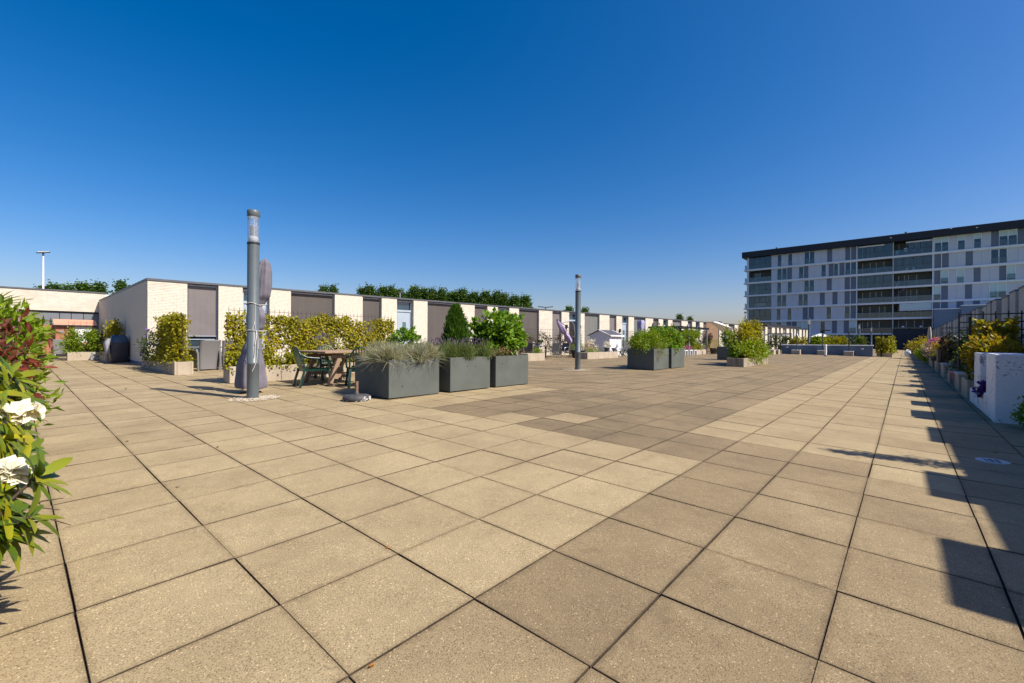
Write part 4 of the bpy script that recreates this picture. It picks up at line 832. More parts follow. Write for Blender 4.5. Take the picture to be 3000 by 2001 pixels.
t = thing('pale_flower_shrub', 'lilac and white flowering shrub against the side of the white shed', 'shrub', (23.6, 14.6, gz(23, 14.6))); bush('foliage', (0, 0, .45), (.6, .3, .5), L_PALEP, 900, (.07, .05), 50, .16, .6, t); bush('flowers', (.1, -.1, .6), (.55, .3, .5), L_WHITEF, 420, (.07, .06), 40, .14, .8, t)
for i, (x, r, h_, lab) in enumerate(((22.62, .17, .30, 'grey pot with white flowers on the shed planter, leftmost of the pots'), (23.4, .14, .26, 'grey pot between the two white dog statues'), (24.5, .15, .28, 'pale grey pot right of the white dog statues'))):
    pot(x, 12.75 if x < 23.45 else 13.3, gz(x, 12.8)+(.34 if x < 23.45 else .3), r, h_, M_POTG, lab, L_WHITEF if i == 0 else None, .2, .3)
for x, rz, lab in ((23.05, .4, 'white dog statue left of the grey pot on the shed planter'), (23.95, -.3, 'white dog statue with a dark ear at the right end of the shed planter')):
    t = thing('dog_statue', lab, 'statue', (x, 12.8, gz(x, 12.8)+.34), rz, 'white dog statues'); MB().lathe([(.12, 0), (.14, .08), (.10, .22), (.07, .3), (.06, .34)], 10).build('body', M_DOG, t); MB().cbox(-.06, .09, -.12, .0, .32, .45, .03).build('head', M_DOG, t)
    for s in (-1, 1): MB().cbox(.04*s-.02, .04*s+.02, -.03, .01, .40, .49, .008).build('ear', M_DARK if s > 0 else M_DOG, t)
    for s in (-1, 1): MB().tube([(.06*s, -.10, .16), (.06*s, -.15, .0)], .03, 6).build('foreleg', M_DOG, t)
# white shed
t = thing('white_shed', 'small white board garden shed with a grey pitched roof behind the streaked planter', 'shed', (28.0, 16.2, gz(28, 16)), 0.0)
t.location = (25.6, 14.55, gz(25.6, 14.6)); sx, sy, sh, rz_ = 1.62, 1.5, 1.42, .3
for k in range(11): MB().cbox(-sx/2, sx/2, -sy/2-.012, -sy/2+.01, .06+k*.125, .06+k*.125+.12, .005).build('board', M_SHEDW, t)
for k in range(11): MB().cbox(-sx/2-.012, -sx/2+.01, -sy/2+.02, sy/2, .06+k*.125, .06+k*.125+.12, .005).build('board', M_SHEDW, t)
MB().box(-sx/2+.011, sx/2, -sy/2+.011, sy/2, 0, sh).build('carcass', M_SHEDW, t)
for x in (-sx/2, -.02, sx/2-.06): MB().cbox(x, x+.06, -sy/2-.03, -sy/2-.013, .02, sh+.02, .004).build('corner_trim', M_WHITE, t)
for gx in (-sx/2, sx/2-.02): MB().add([(gx, -sy/2, sh), (gx, sy/2, sh), (gx, 0, sh+rz_), (gx+.02, -sy/2, sh), (gx+.02, sy/2, sh), (gx+.02, 0, sh+rz_)], [(0, 1, 2), (3, 5, 4), (0, 2, 5, 3), (1, 4, 5, 2)]).build('gable', M_SHEDW, t)
for s in (-1, 1):
    MB().bar((0, 0, sh+rz_+.04), (0, s*(sy/2+.16), sh-.03), sx+.24, .03, (0, 0, 1)).build('roof_slope', M_ROOF, t)
    for x in (-sx/2-.13, sx/2+.13): MB().bar((x, 0, sh+rz_+.05), (x, s*(sy/2+.17), sh-.04), .03, .09, (1, 0, 0)).build('barge_board', M_WHITE, t)
MB().bar((-sx/2-.13, -sy/2-.175, sh-.05), (sx/2+.13, -sy/2-.175, sh-.05), .03, .09).build('eaves_board', M_WHITE, t)
trellis((17.6, 15.75), (23.9, 15.35), .4, 1.93, 'rusty trellis with brown climbers behind the sling chairs', .16, .17)
t = thing('brown_climber', 'bare brownish climber on the trellis behind the sling chairs', 'climber', (0, 0, 0)); vine('foliage', (17.9, 15.7), (23.8, 15.35), .4, 1.8, L_IVYB, 2000, (.09, .07), .12, .75, t, seed=22); twigs('stems', (17.9, 15.7), (23.8, 15.35), .3, 1.7, 60, t)
trellis((26.6, 15.1), (34.0, 14.6), .4, 2.0, 'dark grid trellis running right of the white shed behind the folded chairs', .17, .17, .007, M_BLK)
t = thing('thin_climber', 'sparse green climber on the trellis right of the white shed', 'climber', (0, 0, 0)); vine('foliage', (26.7, 15.1), (33.5, 14.6), .3, 1.7, L_DARK, 900, (.1, .08), .12, .85, t, seed=23)
t = thing('white_rose', 'white flowering bush between the folded chairs and the fluffy shrub', 'shrub', (28.8, 13.9, gz(28, 14))); bush('foliage', (0, 0, .6), (.7, .3, .5), L_DARK, 700, (.08, .06), 40, .18, .6, t); bush('flowers', (0, -.1, .65), (.7, .3, .5), L_WHITEF, 160, (.09, .08), 30, .08, 1, t)
for i, (x, y, lab) in enumerate(((26.35, 13.85, 'left folded grey recliner leaning behind the streaked planter'), (27.15, 13.75, 'right folded grey recliner, closest to the fluffy shrub planter'))):
    t = thing('folded_recliner', lab, 'chair', (x, y, gz(x, y)), -.35, 'folded grey recliners'); MB().bar((0, .05, .38), (.12, .22, 1.0), .50, .05, (0, 1, 0)).build('backrest', M_SLING, t); MB().bar((0, .05, .38), (.0, -.2, .34), .5, .04).build('seat', M_SLING, t)
    for s in (-.24, .24): MB().tube([(s, .12, .40), (s+.22, -.12, 0)], .016, 6).build('leg', M_STEEL, t); MB().tube([(s, -.1, .36), (s-.02, .25, 0)], .016, 6).build('leg', M_STEEL, t)
t = thing('small_table_pots', 'small dark side table behind the pale grey pot', 'table', (25.6, 13.3, gz(25.6, 13.3))); MB().cbox(-.28, .28, -.2, .2, .48, .52, .01).build('tabletop', M_SLING, t)
for s in (-.22, .22): MB().bar((s, -.15, 0), (s, .15, .48), .03).build('leg', M_BLK, t); MB().bar((s, .15, 0), (s, -.15, .48), .03).build('leg', M_BLK, t)
# cantilever parasol with its canopy hanging closed
t = thing('cantilever_parasol', 'closed lilac cantilever parasol hanging from a bent grey frame', 'parasol', (22.2, 14.95, gz(22, 15)))
MB().tube([(.35, 0, 0), (.34, 0, .5), (.22, 0, 1.5), (.12, 0, 2.02), (-.05, 0, 2.20), (-.35, 0, 2.24), (-.8, 0, 2.17), (-1.25, 0, 2.06)], .025, 8).build('arched_pole', M_STEEL, t)
MB().tube([(-1.75, 0, 2.32), (-1.2, 0, 2.08), (.1, 0, 1.62), (.22, 0, 1.45)], .022, 8).build('boom', M_BLK, t); MB().bar((-.02, 0, 1.28), (.26, 0, 1.28), .02).build('handle', M_STEEL, t); MB().cbox(-.1, .8, -.4, .4, 0, .06, .01).build('base', M_BLK, t)
vs = []; 
for i in range(13):
    q = i/12; cx = -1.70+1.38*q; cz = 2.24-1.30*q; r = .05+.16*math.sin(min(1, q*1.15)*2.2)*(.35 if abs(q-.62) < .05 else 1)*(1-.15*q)
    for k in range(16):
        a = 2*math.pi*k/16; rr_ = r*(1+.22*math.sin(4*a+q*3)); vs.append((cx+rr_*math.cos(a)*.72, rr_*math.sin(a), cz+rr_*math.cos(a)*.72))
MB().add(vs, [(i*16+k, i*16+(k+1) % 16, (i+1)*16+(k+1) % 16, (i+1)*16+k) for i in range(12) for k in range(16)], True).build('canopy', M_LILAC, t)
def closed_parasol(x, y, z0, z1, r, mat, label, top=.12, flare=1.0, name='closed_parasol', group=None, lean=0):
    t = thing(name, label, 'parasol', (x, y, gz(x, y)), 0, group); vs = []; m_ = 22
    for i in range(15):
        q = i/14; z = z0+(z1-z0)*q; rr0 = r*(flare*(1-q)+top/r*q)*(1 if q < .97 else .7)*(1-.25*math.exp(-((q-.45)/.08)**2))
        for k in range(m_): a = 2*math.pi*k/m_; r_ = rr0*(1+.16*math.sin(5*a+q*2)+.07*math.sin(9*a-q*7)); vs.append((r_*math.cos(a)+lean*q, r_*math.sin(a), z))
    MB().add(vs, [(i*m_+k, i*m_+(k+1) % m_, (i+1)*m_+(k+1) % m_, (i+1)*m_+k) for i in range(14) for k in range(m_)], True).add(vs[-m_:], [tuple(range(m_))]).build('canopy', mat, t); MB().tube([(0, 0, 0), (lean, 0, z1)], .025, 6).build('pole', M_STEEL, t); MB().cbox(-.22, .22, -.22, .22, 0, .06, .01).build('base', M_BLK, t); return t
closed_parasol(29.9, 14.1, .9, 2.62, .30, M_LAVC, 'tall parasol under a pale grey blue cover behind the fluffy shrub', .25, .85, lean=.22)
closed_parasol(32.5, 14.2, 1.0, 2.5, .30, M_NAVY, 'closed navy parasol right behind the pale covered parasol', .05, 1.2); closed_parasol(37.9, 13.4, 1.0, 2.55, .34, M_LAVC, 'closed grey blue parasol standing behind the black pergola', .04, 1.2)

# wall lanterns on the terrace building (each a thing fixed to its pier)
for u, z, lab in ((23.35, 2.15, 'black wall lantern on the pier left of the open doorway'), (24.9, 2.15, 'dark wall ornament on the pier right of the second lamp post'), (30.2, 2.0, 'black wall lantern between the white shed and a blue grey door'), (37.1, 1.9, 'black wall lantern above the pale flowering shrub'), (43.9, 2.1, 'black wall lantern behind the black pergola')):
    x = 1.78+u*math.cos(TB); y = 19.56+u*math.sin(TB); t = thing('wall_lantern', lab, 'lantern', (x+.02*math.sin(TB), y-.015, z), TB, 'wall lanterns')
    MB().cbox(-.07, .07, -.12, -.001, -.04, .20, .01).build('housing', M_BLK, t); MB().box(-.03, .03, -.06, -.001, -.25, -.041).build('bracket', M_BLK, t)

# ------------------------------------------------------------------ pergola, stools and pots
t = thing('pergola', 'black flat pergola frame over shrubs in the middle distance', 'pergola', (35.5, 12.6, gz(35, 12.6)))
for x in (-3.0, 3.0):
    for y in (-.6, 1.8): MB().box(x-.05, x+.05, y-.05, y+.05, 0, 2.05).build('post', M_BLK if x < 0 or y > 0 else M_STEEL, t)
for y in (-.6, 1.8): MB().box(-3.4, 3.4, y-.05, y+.05, 2.051, 2.16).build('beam', M_BLK, t)
for k in range(7): MB().box(-3+k-.03, -3+k+.03, -.8, 2.0, 2.161, 2.22).build('rafter', M_BLK, t)
PC = stone_planter(33.6, 36.8, 11.5, 12.0, .38, 'concrete planter below the black pergola, topped with trailing greenery', 1.1)
t = thing('pergola_shrub', 'broad dark green shrub growing under the black pergola', 'shrub', (34.2, 12.6, gz(34, 12.6))); bush('foliage', (0, .2, 1.05), (1.4, .6, .75), L_DARK, 2400, (.13, .09), 110, .12, .6, t)
t = thing('stem_tree', 'bright green standard tree with a bare pale trunk in front of the black pergola', 'tree', (34.0, 11.9, gz(34, 12))); bush('crown', (0, 0, 1.55), (.95, .7, .45), L_FRESH, 2000, (.12, .08), 90, .14, .6, t); MB().tube([(0, 0, .2), (.04, 0, .7), (-.02, 0, 1.4)], [.06, .05, .035], 7).build('trunk', M_DOG, t); bush('side_crown', (.7, 0, 1.0), (.35, .3, .55), L_FRESH, 700, (.1, .07), 40, .15, .6, t)
t = thing('rose_bush', 'white rose bush at the right post of the black pergola', 'shrub', (36.3, 12.5, gz(36, 12.5))); bush('foliage', (0, 0, .95), (.6, .4, .7), L_DARK, 900, (.1, .07), 50, .15, .6, t); bush('flowers', (0, -.1, 1.05), (.6, .4, .65), L_WHITEF, 240, (.11, .1), 34, .1, 1, t)
t = thing('trailing_greenery', 'yellow green plants spilling over the planter below the pergola', 'plant', (35.4, 11.8, gz(35, 11.8)+.34)); bush('foliage', (0, 0, .2), (1.3, .3, .35), L_YG, 1300, (.10, .05), 70, .12, .5, t)
for i, x in enumerate((31.6, 32.6, 33.5)):
    lab = ('white stool leftmost of the three below the pergola shrubs', 'white stool in the middle, beside the pot of pink flowers', 'white stool on the right, touching the concrete planter')[i]
    t = thing('white_stool', lab, 'stool', (x, 11.4, gz(x, 11.4)), 0, 'white stools in front of the pergola'); MB().cbox(-.25, .25, -.2, .2, .34, .39, .006).build('seat', M_WHITE, t)
    for s in (-1, 1): MB().box(.25*s-.03, .25*s+.03, -.2, .2, 0, .34).build('leg', M_WHITE, t)
pot(32.1, 11.75, gz(32, 11.7), .26, .42, M_POTG, 'grey pot of bright green foliage between the white stools', L_YG, .42, .5); t = pot(33.0, 11.7, gz(33, 11.7), .28, .45, M_POTG, 'grey bowl of pink flowers between the white stools', None); bush('flowers', (0, 0, .55), (.42, .35, .14), L_PINK, 420, (.07, .06), 40, .12, 1, t)
t = thing('white_flower_plant', 'white flowers above the left white stool', 'plant', (31.0, 11.6, gz(31, 11.6))); bush('foliage', (0, 0, .4), (.3, .3, .35), L_DARK, 260, (.08, .06), 20, .2, .6, t); bush('flowers', (0, -.05, .55), (.28, .25, .4), L_WHITEF, 120, (.10, .09), 18, .12, 1, t)
t = thing('arch_frame', 'thin grey metal arch behind the rose bush by the pergola', 'arch', (40.5, 12.8, gz(40, 13))); MB().tube([(-.6, 0, 0), (-.6, 0, 1.9), (-.5, 0, 2.05), (.5, 0, 2.05), (.6, 0, 1.9), (.6, 0, 0)], .03, 6).build('frame', M_STEEL, t)
t = thing('pink_rose', 'dusty pink rose growing on the thin grey arch', 'shrub', (40.5, 12.7, gz(40, 13))); bush('foliage', (0, 0, 1.0), (.7, .4, .6), L_DARK, 700, (.11, .08), 40, .16, .6, t); bush('flowers', (.1, -.1, 1.45), (.75, .35, .35), L_PALEP, 260, (.13, .11), 30, .12, 1, t)
for i, (x, y) in enumerate(((38.2, 11.3), (39.0, 11.1), (39.9, 11.0))):
    pot(x, y, gz(x, y), .36, .5, M_POT, ('black tub right of the pergola post, with lime foliage', 'middle black tub of the three right of the pergola', 'black tub nearest the tilted white parasol')[i], (L_YG, L_FRESH, L_YEL)[i], .6, .55)
for i, x in enumerate((39.5, 40.3)):
    t = thing('white_plank', ('left white plank leaning between the black tubs', 'right white plank leaning against the black tub')[i], 'plank', (x, 10.75, gz(x, 10.7)), 0, 'white planks by the black tubs'); MB().bar((0, 0, 0), (.18, .25, .62), .14, .03, (0, 1, 0)).build('board', M_WHITE, t)
t = thing('tilted_parasol', 'large white parasol tipped over on its side beyond the black tubs', 'parasol', (41.9, 11.4, gz(42, 11.4)))
ol = [(-2.9, 2.80), (-1.9, 2.80), (-.7, 2.66), (.5, 2.40), (1.5, 2.05), (2.2, 1.62), (1.7, 1.45), (.8, 1.62), (-.3, 2.02), (-1.3, 2.38), (-2.2, 2.66)]; k_ = len(ol)
vs = [(x, -.25*x*.4, z) for x, z in ol]+[(x, .30-.1*x, z-.05) for x, z in ol]+[(-.2, -.55, 2.28), (-.2, .5, 2.2)]
MB().add(vs, [(2*k_, q, (q+1) % k_) for q in range(k_)]+[(2*k_+1, k_+(q+1) % k_, k_+q) for q in range(k_)]+[(q, k_+q, k_+(q+1) % k_, (q+1) % k_) for q in range(k_)]).build('canopy', M_CANVAS, t); MB().tube([(.3, 0, 0), (.15, .1, 1.2), (-.2, .3, 2.2)], .03, 6).build('pole', M_STEEL, t)
for i, (x, w__) in enumerate(((44.9, .5), (45.9, .55), (47.2, .5))):
    t = thing('timber_screen', ('leftmost brown timber screen behind the tilted parasol', 'middle brown timber screen behind the tilted parasol', 'rightmost brown timber screen behind the tilted parasol')[i], 'screen', (x, 13.9, gz(x, 14)), -.1, 'brown timber screens')
    for k in range(4): MB().cbox(-.56+k*.28, -.56+k*.28+.27, -.02, .02, .1, 2.9, .005).build('board', M_BROWNW, t)
    MB().box(-.56, .56, .021, .06, 2.5, 2.6).build('rail', M_BROWNW, t); MB().box(-.5, -.42, .021, .08, 0, 2.4).build('leg', M_BROWNW, t); MB().box(.42, .5, .021, .08, 0, 2.4).build('leg', M_BROWNW, t)
# stained planter with the big ivy
IV = stone_planter(19.07, 23.5, 4.24, 4.92, .37, 'stained concrete planter overgrown with ivy in the open middle of the terrace', 4.5, mat=M_CONCD)
t = thing('big_ivy', 'big mound of yellow green ivy rising in peaks from the stained concrete planter', 'climber', (21.3, 4.58, gz(21, 4.6)+.3))
bush('foliage', (.0, 0, .35), (2.3, .5, .55), L_FRESH, 4200, (.11, .085), 170, .10, .6, t); bush('fresh_leaves', (.2, -.05, .35), (2.1, .48, .5), L_FRESH, 2200, (.1, .075), 120, .1, .7, t); bush('peak', (-.9, 0, .95), (.65, .32, .75), L_HEDGE, 1500, (.11, .085), 70, .16, .5, t); bush('peak', (1.15, 0, 1.0), (.5, .3, .75), L_HEDGE, 1300, (.11, .085), 60, .16, .5, t); bush('peak', (.1, 0, .7), (.7, .3, .6), L_HEDGE, 1300, (.1, .08), 60, .16, .5, t); bush('new_leaves', (-.6, -.1, .45), (1.4, .5, .6), L_YG, 1500, (.09, .07), 90, .08, .7, t); bush('brown_stems', (1.2, .05, 1.25), (.45, .2, .55), L_IVYB, 500, (.09, .05), 40, .2, .3, t)
trellis((19.6, 4.6), (23.2, 4.6), .35, 1.95, 'thin trellis bars poking out above the big ivy', .3, .4, .006)

# ------------------------------------------------------------------ low blue wall with stone blocks, vine planter and everything behind it
t = thing('low_wall', 'low blue grey wall with a pale coping crossing the terrace in front of the apartment block', 'wall', (44.9, 4.4, gz(44.9, 4.4)), 0)
for a, b in ((-3.3, -.6), (-.59, 3.1)): MB().box(-.15, .15, a, b, -.15, .80).build('wall_panel', M_BLUEW, t)
MB().cbox(-.19, .19, -3.35, 3.15, .803, .87, .01).build('coping', M_BAND, t)
for i, (y, x, ht, lab) in enumerate(((7.6, 42.6, 1.75, 'stone block leftmost in front of the low blue wall, its post wrapped in ivy'), (6.3, 44.3, 2.3, 'second stone block from the left by the low blue wall'), (4.43, 44.4, 2.05, 'stone block with a hooked dark post just left of the white bollard'), (2.62, 44.5, 1.98, 'stone block with a dark post between the white bollard and the vine planter'))):
    t = thing('stone_block', lab, 'planter block', (x, y, gz(x, y)), 0, 'stone blocks along the low blue wall'); MB().cbox(-.3, .22, -.32, .32, -.02, .36, .01).build('block', M_CONC, t); MB().cbox(-.31, .23, -.33, .33, .362, .39, .006).build('top_slab', M_BAND, t)
    MB().tube([(0, 0, .39), (0, 0, ht)], .035, 8).build('post', M_BLK, t)
    if i == 2: MB().box(-.03, .03, -.55, .03, ht+.001, ht+.09).build('hook_arm', M_BLK, t)
CB = stone_planter(41.3, 42.1, 7.45, 8.1, .38, 'pale concrete block end beside the leftmost stone block', .8)
t = thing('bollard', 'white tubular bollard standing in front of the low blue wall', 'bollard', (41.0, 3.82, gz(41, 3.8))); MB().lathe([(.085, .06), (.085, .80)], 16).build('tube', M_WHITE, t); MB().lathe([(.10, 0), (.10, .06)], 16).build('base', M_DARK, t); MB().lathe([(.095, .80), (.1, .88), (.05, .90)], 16).build('cap', M_WHITE, t)
for y, lab in ((7.05, 'round white wall light near the left end of the low blue wall'), (1.75, 'round white wall light near the vine planter')):
    t = thing('bulkhead_light', lab, 'wall light', (44.749, y, gz(44.8, y)+.62), 0, 'wall lights on the low blue wall'); MB().cbox(-.05, 0, -.10, .10, -.05, .05, .015).build('lens', M_WHITE, t)
YP = stone_planter(46.35, 48.7, -.08, .92, .36, 'concrete planter at the corner of the path with a bright vine screen', 2.4)
t = thing('vine_screen', 'bright yellow green vine screen on the planter at the end of the low blue wall', 'climber', (0, 0, 0))
vine('foliage', (46.5, .1), (48.6, -.0), .36, 1.85, L_YG, 1900, (.15, .11), .14, .2, t, (0, -1), 31); vine('end_foliage', (46.5, .1), (46.5, .95), .36, 1.75, L_HEDGE, 1100, (.14, .1), .14, .3, t, (-1, 0), 32); twigs('stems', (46.5, .1), (48.5, 0), .3, 1.7, 20, t)
t = thing('screen_post', 'thin dark post at the front corner of the bright vine screen', 'post', (46.3, .6, gz(46.5, .6))); MB().tube([(0, 0, .3), (0, 0, 1.98)], .035, 8).build('post', M_BLK, t); MB().box(-.05, .05, -.05, .05, 0, .3).build('foot', M_BLK, t)
for i, (x, y, r, h_, mat, lab) in enumerate(((47.6, 8.3, (1.0, .4, .75), 1.0, L_DARK, 'brownish hedge behind the leftmost stone block'), (48.9, 6.9, (.7, .4, .6), .95, L_HEDGE, 'yellow green shrub left of the closed white parasol'), (51.5, 5.6, (.5, .4, .55), 1.05, L_FRESH, 'slim green bush just left of the far lamp post'), (59.1, 6.4, (1.1, .5, .75), 1.0, L_YG, 'bright bush directly under the open white parasol'), (60.0, 5.5, (.8, .5, .75), 1.05, L_YG, 'bright bush right of the open white parasol'), (60.5, 4.9, (.5, .4, .6), 1.1, L_MAPLE, 'reddish bush between two bright bushes behind the low wall'), (60.8, 4.3, (.5, .4, .7), 1.0, L_YG, 'narrow bright bush standing alone behind the low wall'), (61.5, 3.5, (1.25, .6, .7), 1.05, L_DARK, 'very dark rounded bush behind the low blue wall'), (62.2, 2.9, (.4, .3, .7), 1.0, L_FRESH, 'bright bush at the right end of the very dark bush'), (56.0, 6.7, (.6, .4, .6), .9, L_DARK, 'dark bush in the shade of the open white parasol'))):
    t = thing('garden_bush', lab, 'shrub', (x, y, gz(x, y))); bush('foliage', (0, 0, h_), (r[1], r[0], r[2]), mat, 900, (.16, .12), 50, .18, .6, t); stems('branches', (0, 0, 0), [(rnd.uniform(-.2, .2), rnd.uniform(-.3, .3), h_) for _ in range(5)], .025, t)
t = thing('open_parasol', 'open white parasol behind the low blue wall', 'parasol', (61.6, 6.55, gz(61.6, 6.5)))
a_ = 1.45; vs = [(0, 0, 2.12)]+[(a_*math.cos(math.pi/4+math.pi/2*k+.15), a_*math.sin(math.pi/4+math.pi/2*k+.15), 1.74) for k in range(4)]+[(a_*math.cos(math.pi/4+math.pi/2*k+.15), a_*math.sin(math.pi/4+math.pi/2*k+.15), 1.68) for k in range(4)]
MB().add(vs, [(0, 1+k, 1+(k+1) % 4) for k in range(4)]+[(1+k, 5+k, 5+(k+1) % 4, 1+(k+1) % 4) for k in range(4)]).build('canopy', M_CANVAS, t); MB().tube([(0, 0, 0), (0, 0, 2.14)], .03, 6).build('pole', M_STEEL, t); MB().box(-.3, .3, -.3, .3, 0, .07).build('base', M_BLK, t)
closed_parasol(52.7, 7.55, .9, 2.0, .36, M_CANVAS, 'closed white parasol against the striped far end of the terrace building', .03, 1.0)
t = thing('white_awning', 'white flat awning on a thin black frame before the far end of the terrace building', 'awning', (55.9, 10.0, gz(56, 10)), -.83)
MB().cbox(-1.25, 1.25, -.5, .9, 1.80, 1.95, .01).build('canopy', M_CANVAS, t); MB().box(-1.35, 1.35, -.56, -.51, 1.98, 2.06).build('beam', M_BLK, t)
for x in (-1.3, 1.3): MB().box(x-.04, x+.04, -.56, -.49, 0, 1.979).build('post', M_BLK, t)
for x in (-1.3, 1.3): MB().box(x-.04, x+.04, .91, .98, 0, 1.979).build('post', M_BLK, t)

# ------------------------------------------------------------------ apartment block
AX = 103.0
ap = thing('apartment_block', 'seven storey grey apartment block with glazed balconies and a black roof edge', 'apartment building', (AX, 0, 0))
ST = [2.93, 5.70, 8.48, 11.21, 13.94, 16.70]; SB = [2.64, 5.36, 8.14, 10.88, 13.55, 16.34]; TOPZ = 19.2
fl = {6: [(18.8, 18.13, 'w'), (16.94, 16.25, 'w'), (14.14, 12.51, 'W'), (10.46, 9.68, 'd'), (7.65, 6.02, 'D'), (-4.62, -6.23, 'M'), (-7.4, -8.17, 'm'), (-9.26, -10.02, 'm'), (-11.16, -11.95, 'd'), (-12.06, -13.89, 'M'), (-13.98, -14.9, 'd')],
5: [(18.86, 17.2, 'W'), (17.11, 16.29, 'd'), (15.08, 14.33, 'w'), (14.29, 13.51, 'd'), (11.35, 10.66, 'w'), (10.21, 9.39, 'd'), (9.35, 8.76, 'w'), (8.53, 7.78, 'd'), (7.63, 6.02, 'W'), (-4.57, -6.3, 'D'), (-8.29, -9.12, 'd'), (-11.16, -12.85, 'W')],
4: [(18.86, 18.18, 'w'), (17.0, 16.29, 'w'), (14.14, 12.55, 'W'), (10.5, 9.72, 'd'), (7.72, 6.02, 'D'), (-4.57, -5.29, 'd'), (-5.38, -6.23, 'l'), (-7.26, -8.08, 'l'), (-9.22, -10.0, 'd'), (-12.06, -12.83, 'd'), (-12.89, -13.76, 'l')],
3: [(18.86, 17.22, 'W'), (15.13, 13.57, 'W'), (11.59, 10.81, 'd'), (9.59, 8.82, 'd'), (7.72, 6.02, 'D'), (-4.5, -5.33, 'l'), (-5.41, -6.23, 'd'), (-8.24, -9.05, 'd'), (-11.05, -12.79, 'L')],
2: [(18.91, 18.24, 'w'), (17.0, 16.33, 'w'), (14.39, 12.59, 'D'), (10.5, 9.78, 'w'), (7.68, 6.94, 'w'), (6.79, 6.02, 'd'), (-4.5, -5.26, 'd'), (-5.41, -6.23, 'd'), (-7.26, -8.08, 'd'), (-9.16, -9.95, 'd'), (-11.05, -12.79, 'W')],
1: [(18.97, 18.13, 'w'), (18.02, 17.26, 'l'), (17.15, 15.44, 'D'), (15.34, 13.63, 'L'), (11.45, 10.76, 'w'), (9.64, 8.86, 'd'), (7.82, 7.03, 'd'), (6.94, 6.02, 'l'), (-4.5, -6.2, 'D'), (-8.2, -9, 'd'), (-11, -12.8, 'W')],
0: [(18.2, 16.8, 'd'), (13.6, 12.2, 'W'), (8.4, 7.2, 'd')]}
def window(y0, y1, z0, z1, kind):
    y0, y1 = min(y0, y1)-(.07 if kind not in 'dD' else 0), max(y0, y1)+(.07 if kind not in 'dD' else 0); f = MB()
    if kind in 'dD':
        if kind == 'd': MB().box(.03, .08, y0, y1, z0, z1).build('dark_panel', M_FACD, ap)
        else:
            m_ = (y0+y1)/2
            for a, b in ((y0, m_-.05), (m_+.05, y1)): MB().box(.03, .08, a, b, z0, z1).build('dark_panel', M_FACD, ap)
            MB().box(-.04, .08, m_-.045, m_+.045, z0, z1).build('mullion', M_FRAME, ap)
        return
    fw = .07; ym = (y0+y1)/2; dbl = kind in 'WLM'
    f.box(-.05, .06, y0, y0+fw, z0, z1).box(-.05, .06, y1-fw, y1, z0, z1).box(-.05, .06, y0+fw, y1-fw, z1-fw, z1).box(-.05, .06, y0+fw, y1-fw, z0, z0+fw)
    if dbl: f.box(-.045, .06, ym-.05, ym+.05, z0+fw, z1-fw)
    f = f.build('window', M_FRAME, ap)
    mat = {'w': M_PANEB, 'W': M_PANEB, 'l': M_BLIND, 'L': M_BLIND, 'm': M_PANEB, 'M': M_PANEB}[kind]
    for a, b in (((y0+fw, ym-.05), (ym+.05, y1-fw)) if dbl else ((y0+fw, y1-fw),)):
        zt = z1-fw
        if kind in 'mM' or (kind in 'lL' and rnd.random() < .8):
            zb = z0+(z1-z0)*(.62 if kind in 'mM' else rnd.choice((.12, .2, .4))); MB().box(.02, .03, a, b, zb, zt).build('blind', M_BLIND, f); MB().box(.025, .035, a, b, z0+fw, zb).build('pane', M_PANEB, f)
        else: MB().box(.02, .03, a, b, z0+fw, zt).build('pane', mat, f)
        MB().box(-.07, -.06, a-.02, b+.02, z0+.02, z0+.42*(z1-z0)).build('glass_rail', M_TGLASS, f)
for f_, L_ in fl.items():
    z0 = ST[f_-1]+.0 if f_ else -.1; z1 = SB[f_] if f_ < 6 else TOPZ
    for ya, yb in (((19.96, 5.87), (-4.39, -30.0)) if f_ else ((24.2, 5.87),)):
        cuts = sorted([(max(a, b), min(a, b)) for a, b, k in L_ if yb < a < ya], reverse=True); y = ya
        for hi, lo in cuts+[(yb, yb)]:
            n_ = max(1, round((y-hi)/1.25)) if y-hi > .12 else 0
            for k in range(n_):
                p0, p1 = y-(y-hi)*k/n_, y-(y-hi)*(k+1)/n_; MB().box(0, .06, p1+.008, p0-.008, z0, z1).build('cladding_panel' if f_ else 'base_panel', M_FACADE if f_ else M_BLUEW, ap)
            y = lo
        MB().box(.085, .3, yb, ya, z0, z1).build('backing_wall', M_DARK, ap)
    for a, b, k in L_: window(a, b, z0+.02, z1-.02, k)
for i in range(6):
    y0 = -4.39 if i == 1 else (.9 if i == 0 else -30)
    MB().cbox(-.28, .1, y0, 24.5, SB[i], ST[i], .02).build('floor_band', M_BAND, ap)
    for ya, yb in ((24.3, 19.96), (5.87, .78), (.78, -4.39)): MB().box(.101, 2.2, yb, ya, SB[i]+.02, ST[i]-.01).build('balcony_slab', M_LOGGIA, ap)
    if i: MB().cbox(-.4, 2.4, 24.52, 25.1, SB[i]+.05, ST[i]-.06, .03).build('balcony_tip', M_BAND, ap)
MB().cbox(-.75, 12, -30, 25.4, TOPZ+.002, 20.42, .03).build('roof_edge', M_ROOFB, ap); MB().box(2.6, 12, -30, 24.4, -.2, TOPZ).build('core', M_FACADE, ap)
for y, z in ((6.5, 20.45), (-.9, 20.44)): MB().lathe([(.14, 0), (.14, .5), (.22, .55), (.22, .62)], 10, (1.5, y if y < 0 else 19.3, 20.42)).build('chimney', M_STEEL, ap)
for y, z in ((1.1, 19.9), (-6.5, 20.3), (-9.5, 19.95)): MB().cbox(-.85, -.751, y-.12, y+.12, z-.06, z+.06, .02).build('roof_light', M_WHITE, ap)
bays = [(24.2, 19.96), (5.87, .82), (.74, -4.39)]
